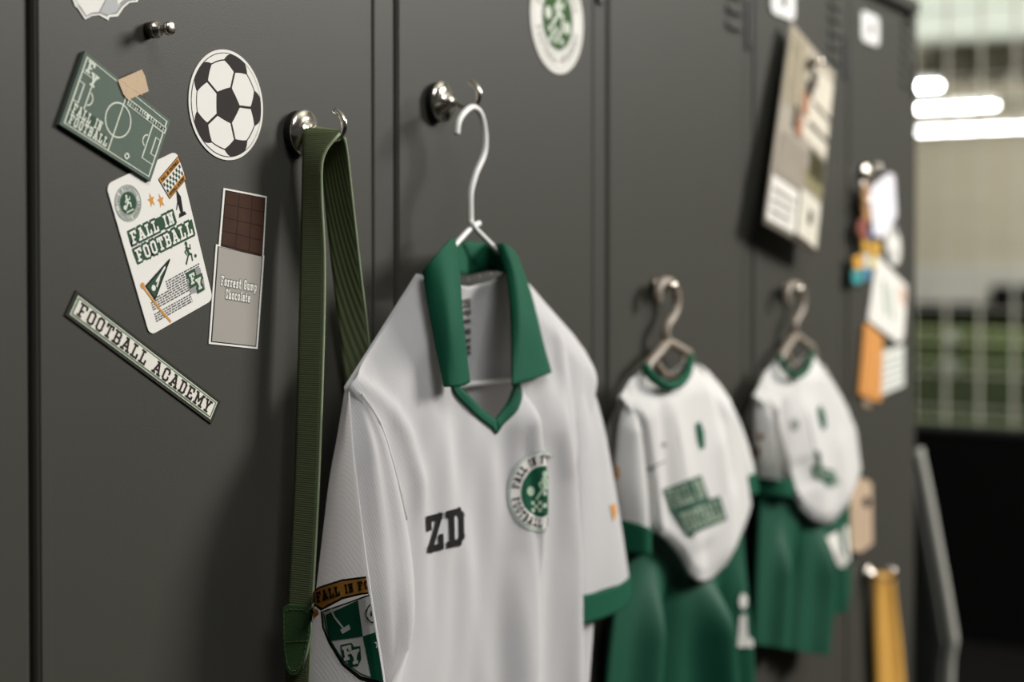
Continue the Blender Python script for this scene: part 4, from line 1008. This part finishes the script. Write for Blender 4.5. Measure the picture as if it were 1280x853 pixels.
# ------------------------------------------------------------------ things on the last locker
magnet_hook(1077, 217, 'magnetic hook carrying the bunch of key rings', .016, group='magnetic hooks on the doors', reach=.03)
KR = thing('key_ring_bunch', 'bunch of colourful key ring charms hanging from a hook', 'key ring', tuple(P(1082, 225, .028)))
rp = [P(1082+5*math.cos(g), 240+16*math.sin(g), .024) for g in [i*2*math.pi/20 for i in range(21)]]
MB().tube(rp, .0014, 8, False).build('split_ring', M_CHROME, KR, True)
def charm(nm_, pts, c, col, th=.004):
    poly = [SZ(x, y, c) for x, y in pts]; o = MB().prism(poly, c-th, c).build(nm_, mat('charm_'+nm_, col, .4), KR, bevel=.0008); return o
charm('tan_charm', [(1080,232),(1088,228),(1092,260),(1088,278),(1081,276),(1078,250)], .018, 'b08455')
charm('red_charm', [(1075,276),(1081,272),(1086,284),(1085,298),(1078,300),(1073,290)], .018, '8a4a3c')
charm('blue_charm', [(1086,284),(1092,286),(1093,300),(1088,302)], .018, '3f6790')
charm('yellow_charm', [(1078,298),(1086,300),(1086,316),(1079,316)], .016, 'c89a3a')
charm('yellow_charm', [(1089,302),(1101,302),(1101,316),(1093,325),(1089,318)], .016, 'd1a848')
charm('white_charm', [(1080,316),(1087,316),(1087,336),(1081,336)], .014, 'd8d2c4')
charm('pale_yellow_charm', [(1088,318),(1097,322),(1096,334),(1089,336)], .014, 'd9cf8f')
charm('orange_charm', [(1067,322),(1078,318),(1079,336),(1069,338)], .016, 'd09a3c')
charm('teal_charm', [(1066,338),(1078,336),(1079,352),(1070,357),(1066,352)], .016, '3c8f90')
charm('steel_blue_charm', [(1080,336),(1089,336),(1088,350),(1081,351)], .016, '4b7fa0')
for a, b in (((1083,300),(1074,320)), ((1084,280),(1094,303)), ((1082,256),(1079,276))):
    MB().tube([P(*a, .015), P(*b, .013)], .0012, 6).build('cord', M_INK, KR)
def note(name, lab, cat, pts, c0, c1, m, group=None): return sticker(name, lab, cat, [SZ(x, y, c1) for x, y in pts], c0, c1, m, group=group)
n1, b = note('paper_note', 'white paper note pinned beside the key rings', 'note', [(1087,236),(1112,216),(1118,220),(1121,270),(1103,298),(1092,292)], .019, .0205, mat('bright_note_paper', 'dddbe0', .6), 'notes on the last locker')
pr('faint_print', [[SZ(x, y, .021) for x, y in q] for q in line2([(1096,246),(1112,234)], 2)+line2([(1097,256),(1114,244)], 2)], .0209, mat('faint_note_ink', 'c6bfc4', .6), b)
n2, b = note('oval_sticker', 'small oval white sticker beside the key rings', 'sticker', [(1117+9*math.cos(g), 306+25*math.sin(g)+6*math.cos(g)) for g in [i*2*math.pi/24 for i in range(24)]], .0002, .001, M_PAPER, 'notes on the last locker')
for q_ in ((1118, 289, 4, 8), (1116, 318, 3, 6)): pr('dark_spot', [[SZ(x, y, .001) for x, y in disc(*q_, 12)]], .0012, M_GREY, b)
n3, b = note('tilted_note', 'tilted white note with pale green print above the orange tag', 'note', [(1097,318),(1103,326),(1134,358),(1130,420),(1125,430),(1085,400)], .0015, .003, M_PAPER, 'notes on the last locker')
pr('green_print', [[SZ(x, y, .003) for x, y in q] for q in line2([(1104,352),(1108,392)], 4)+line2([(1112,360),(1116,400)], 3)], .0032, mat('faded_green_ink', '9aa694', .6), b)
pr('peach_print', [[SZ(x, y, .003) for x, y in [(1124,356),(1132,364),(1131,385),(1125,376)]]], .0032, mat('faded_peach_ink', 'c3a189', .6), b)
n4, b = note('lined_note', 'white note with grey rows beside the orange tag', 'note', [(1101,440),(1130,432),(1130,482),(1102,494)], .0002, .001, mat('pale_note_paper', 'd2d3ca', .6), 'notes on the last locker')
pr('grey_rows', [[SZ(x, y, .001) for x, y in q] for k in range(5) for q in line2([(1104,450+9*k),(1127,443+8.5*k)], 2.2)], .0012, M_GREY, b)
n5, b = note('orange_tag', 'long orange luggage tag hanging below the tilted note', 'tag', [(1081,408),(1085,404),(1104,422),(1102,500),(1098,503),(1074,493)], .003, .0065, mat('orange_leather', 'c98a45', .5), 'notes on the last locker')
pr('brown_stitch', [[SZ(x, y, .0065) for x, y in q] for q in line2([(1084,412),(1078,490)], 1.2)+line2([(1078,490),(1097,497)], 1.2)], .0067, mat('tan_thread', 'a86f35', .7), b)
MB().prism([SZ(x, y, .004) for x, y in [(1080,497),(1090,500),(1089,511),(1080,508)]], .001, .003).build('tag_end', mat('tan_tip', '8f7a62', .6), n5)
# beige tag with a dark hole
pts = [(1063,612),(1068,603),(1082,599),(1090,605),(1091,680),(1076,691),(1064,688)]
bt_, b = note('beige_tag', 'beige tag with a dark round hole above the yellow strap', 'tag', pts, .004, .010, mat('beige_plastic', 'b79f86', .5))
MB().prism([SZ(x, y, .010) for x, y in disc(1083,628,5,7,16)], .0095, .0104).build('hole', M_INK, b)
pr('engraved_rows', [[SZ(x, y, .010) for x, y in q] for k in range(3) for q in line2([(1068+7*k,634),(1068+7*k,680)], 1.2)], .0102, mat('tan_engraving', 'a58c72', .6), b)

# yellow strap on its hook
YH = magnet_hook(1080, 718, 'magnetic hook carrying the yellow strap', .017, reach=.05)
YS = thing('yellow_strap', 'yellow webbing strap hanging from a low hook', 'strap', tuple(P(1100, 716, .02)))
G = tubeloft([[(1090,717,.014),(1091,740,.014),(1092,800,.014),(1094,860,.014),(1096,950,.014)], [(1117,719,.036),(1118,740,.036),(1125,800,.038),(1130,860,.038),(1134,950,.038)]], 30, 10, False)
for row in G:
    for i in range(len(row)): row[i] = row[i]+Vector((0, -.003*math.sin(i/10*math.pi*2.2), 0))
MB().grid(G).build('front_leg', mat('mustard_webbing', 'c4923c', .75, bump=.3, bscale=300), YS, True, solid=.002)
G2 = [[p+Vector((.006*sm(j/6), .003, 0)) for p in row] for j, row in enumerate(G)]
MB().grid(G2).build('rear_leg', mat('mustard_webbing', 'c4923c'), YS, True, solid=.002)
G3 = [[lerp(G[0][i], G2[4][i], s/6)+Vector((0, 0, .006*math.sin(math.pi*s/6))) for i in range(len(G[0]))] for s in range(7)]
MB().grid(G3).build('loop', mat('mustard_webbing', 'c4923c'), YS, True, solid=.002)

# bag hanging at the end of the locker row
XE = bound[-1]
BG = thing('hanging_bag', 'dark bag with a pale grey strap edge hung at the end of the lockers', 'bag', (XE+.05, -.02, .75))
e0 = [(1144,562),(1156,620),(1167,680),(1178,740),(1186,790),(1188,805),(1184,830),(1182,880)]
ed = [PX(x, y, XE+.03) for x, y in e0]
MB().grid([[p+Vector((.0, 0, 0)), p+Vector((.012, -.004, 0)), p+Vector((.03, .0, 0))] for p in crv(ed, 30)]).build('pale_edge', mat('pale_grey_strap', '94938a', .8), BG, True, solid=.012)
bd_ = [[Vector((XE+.012+.05*s/6, lerp(-.004+.03*0, p.y+.010, t_/6), p.z)) for t_ in range(7) for s in (0,)] for p in crv(ed, 30)]
MB().grid([[Vector((XE+.014+.02*math.sin(math.pi*t_/8), lerp(.10, p.y+.008, t_/8), p.z)) for t_ in range(9)] for p in crv(ed, 30)]).build('bag_body', mat('dark_olive_bag_fabric', '23241f', .85), BG, True, solid=.012)
x, z = XE, ed[0].z+.02
MB().tube([(x, .03, z), (x+.03, .03, z), (x+.035, .03, z+.015)], .004, 8).build('bag_hook', M_CHROME, BG, True)
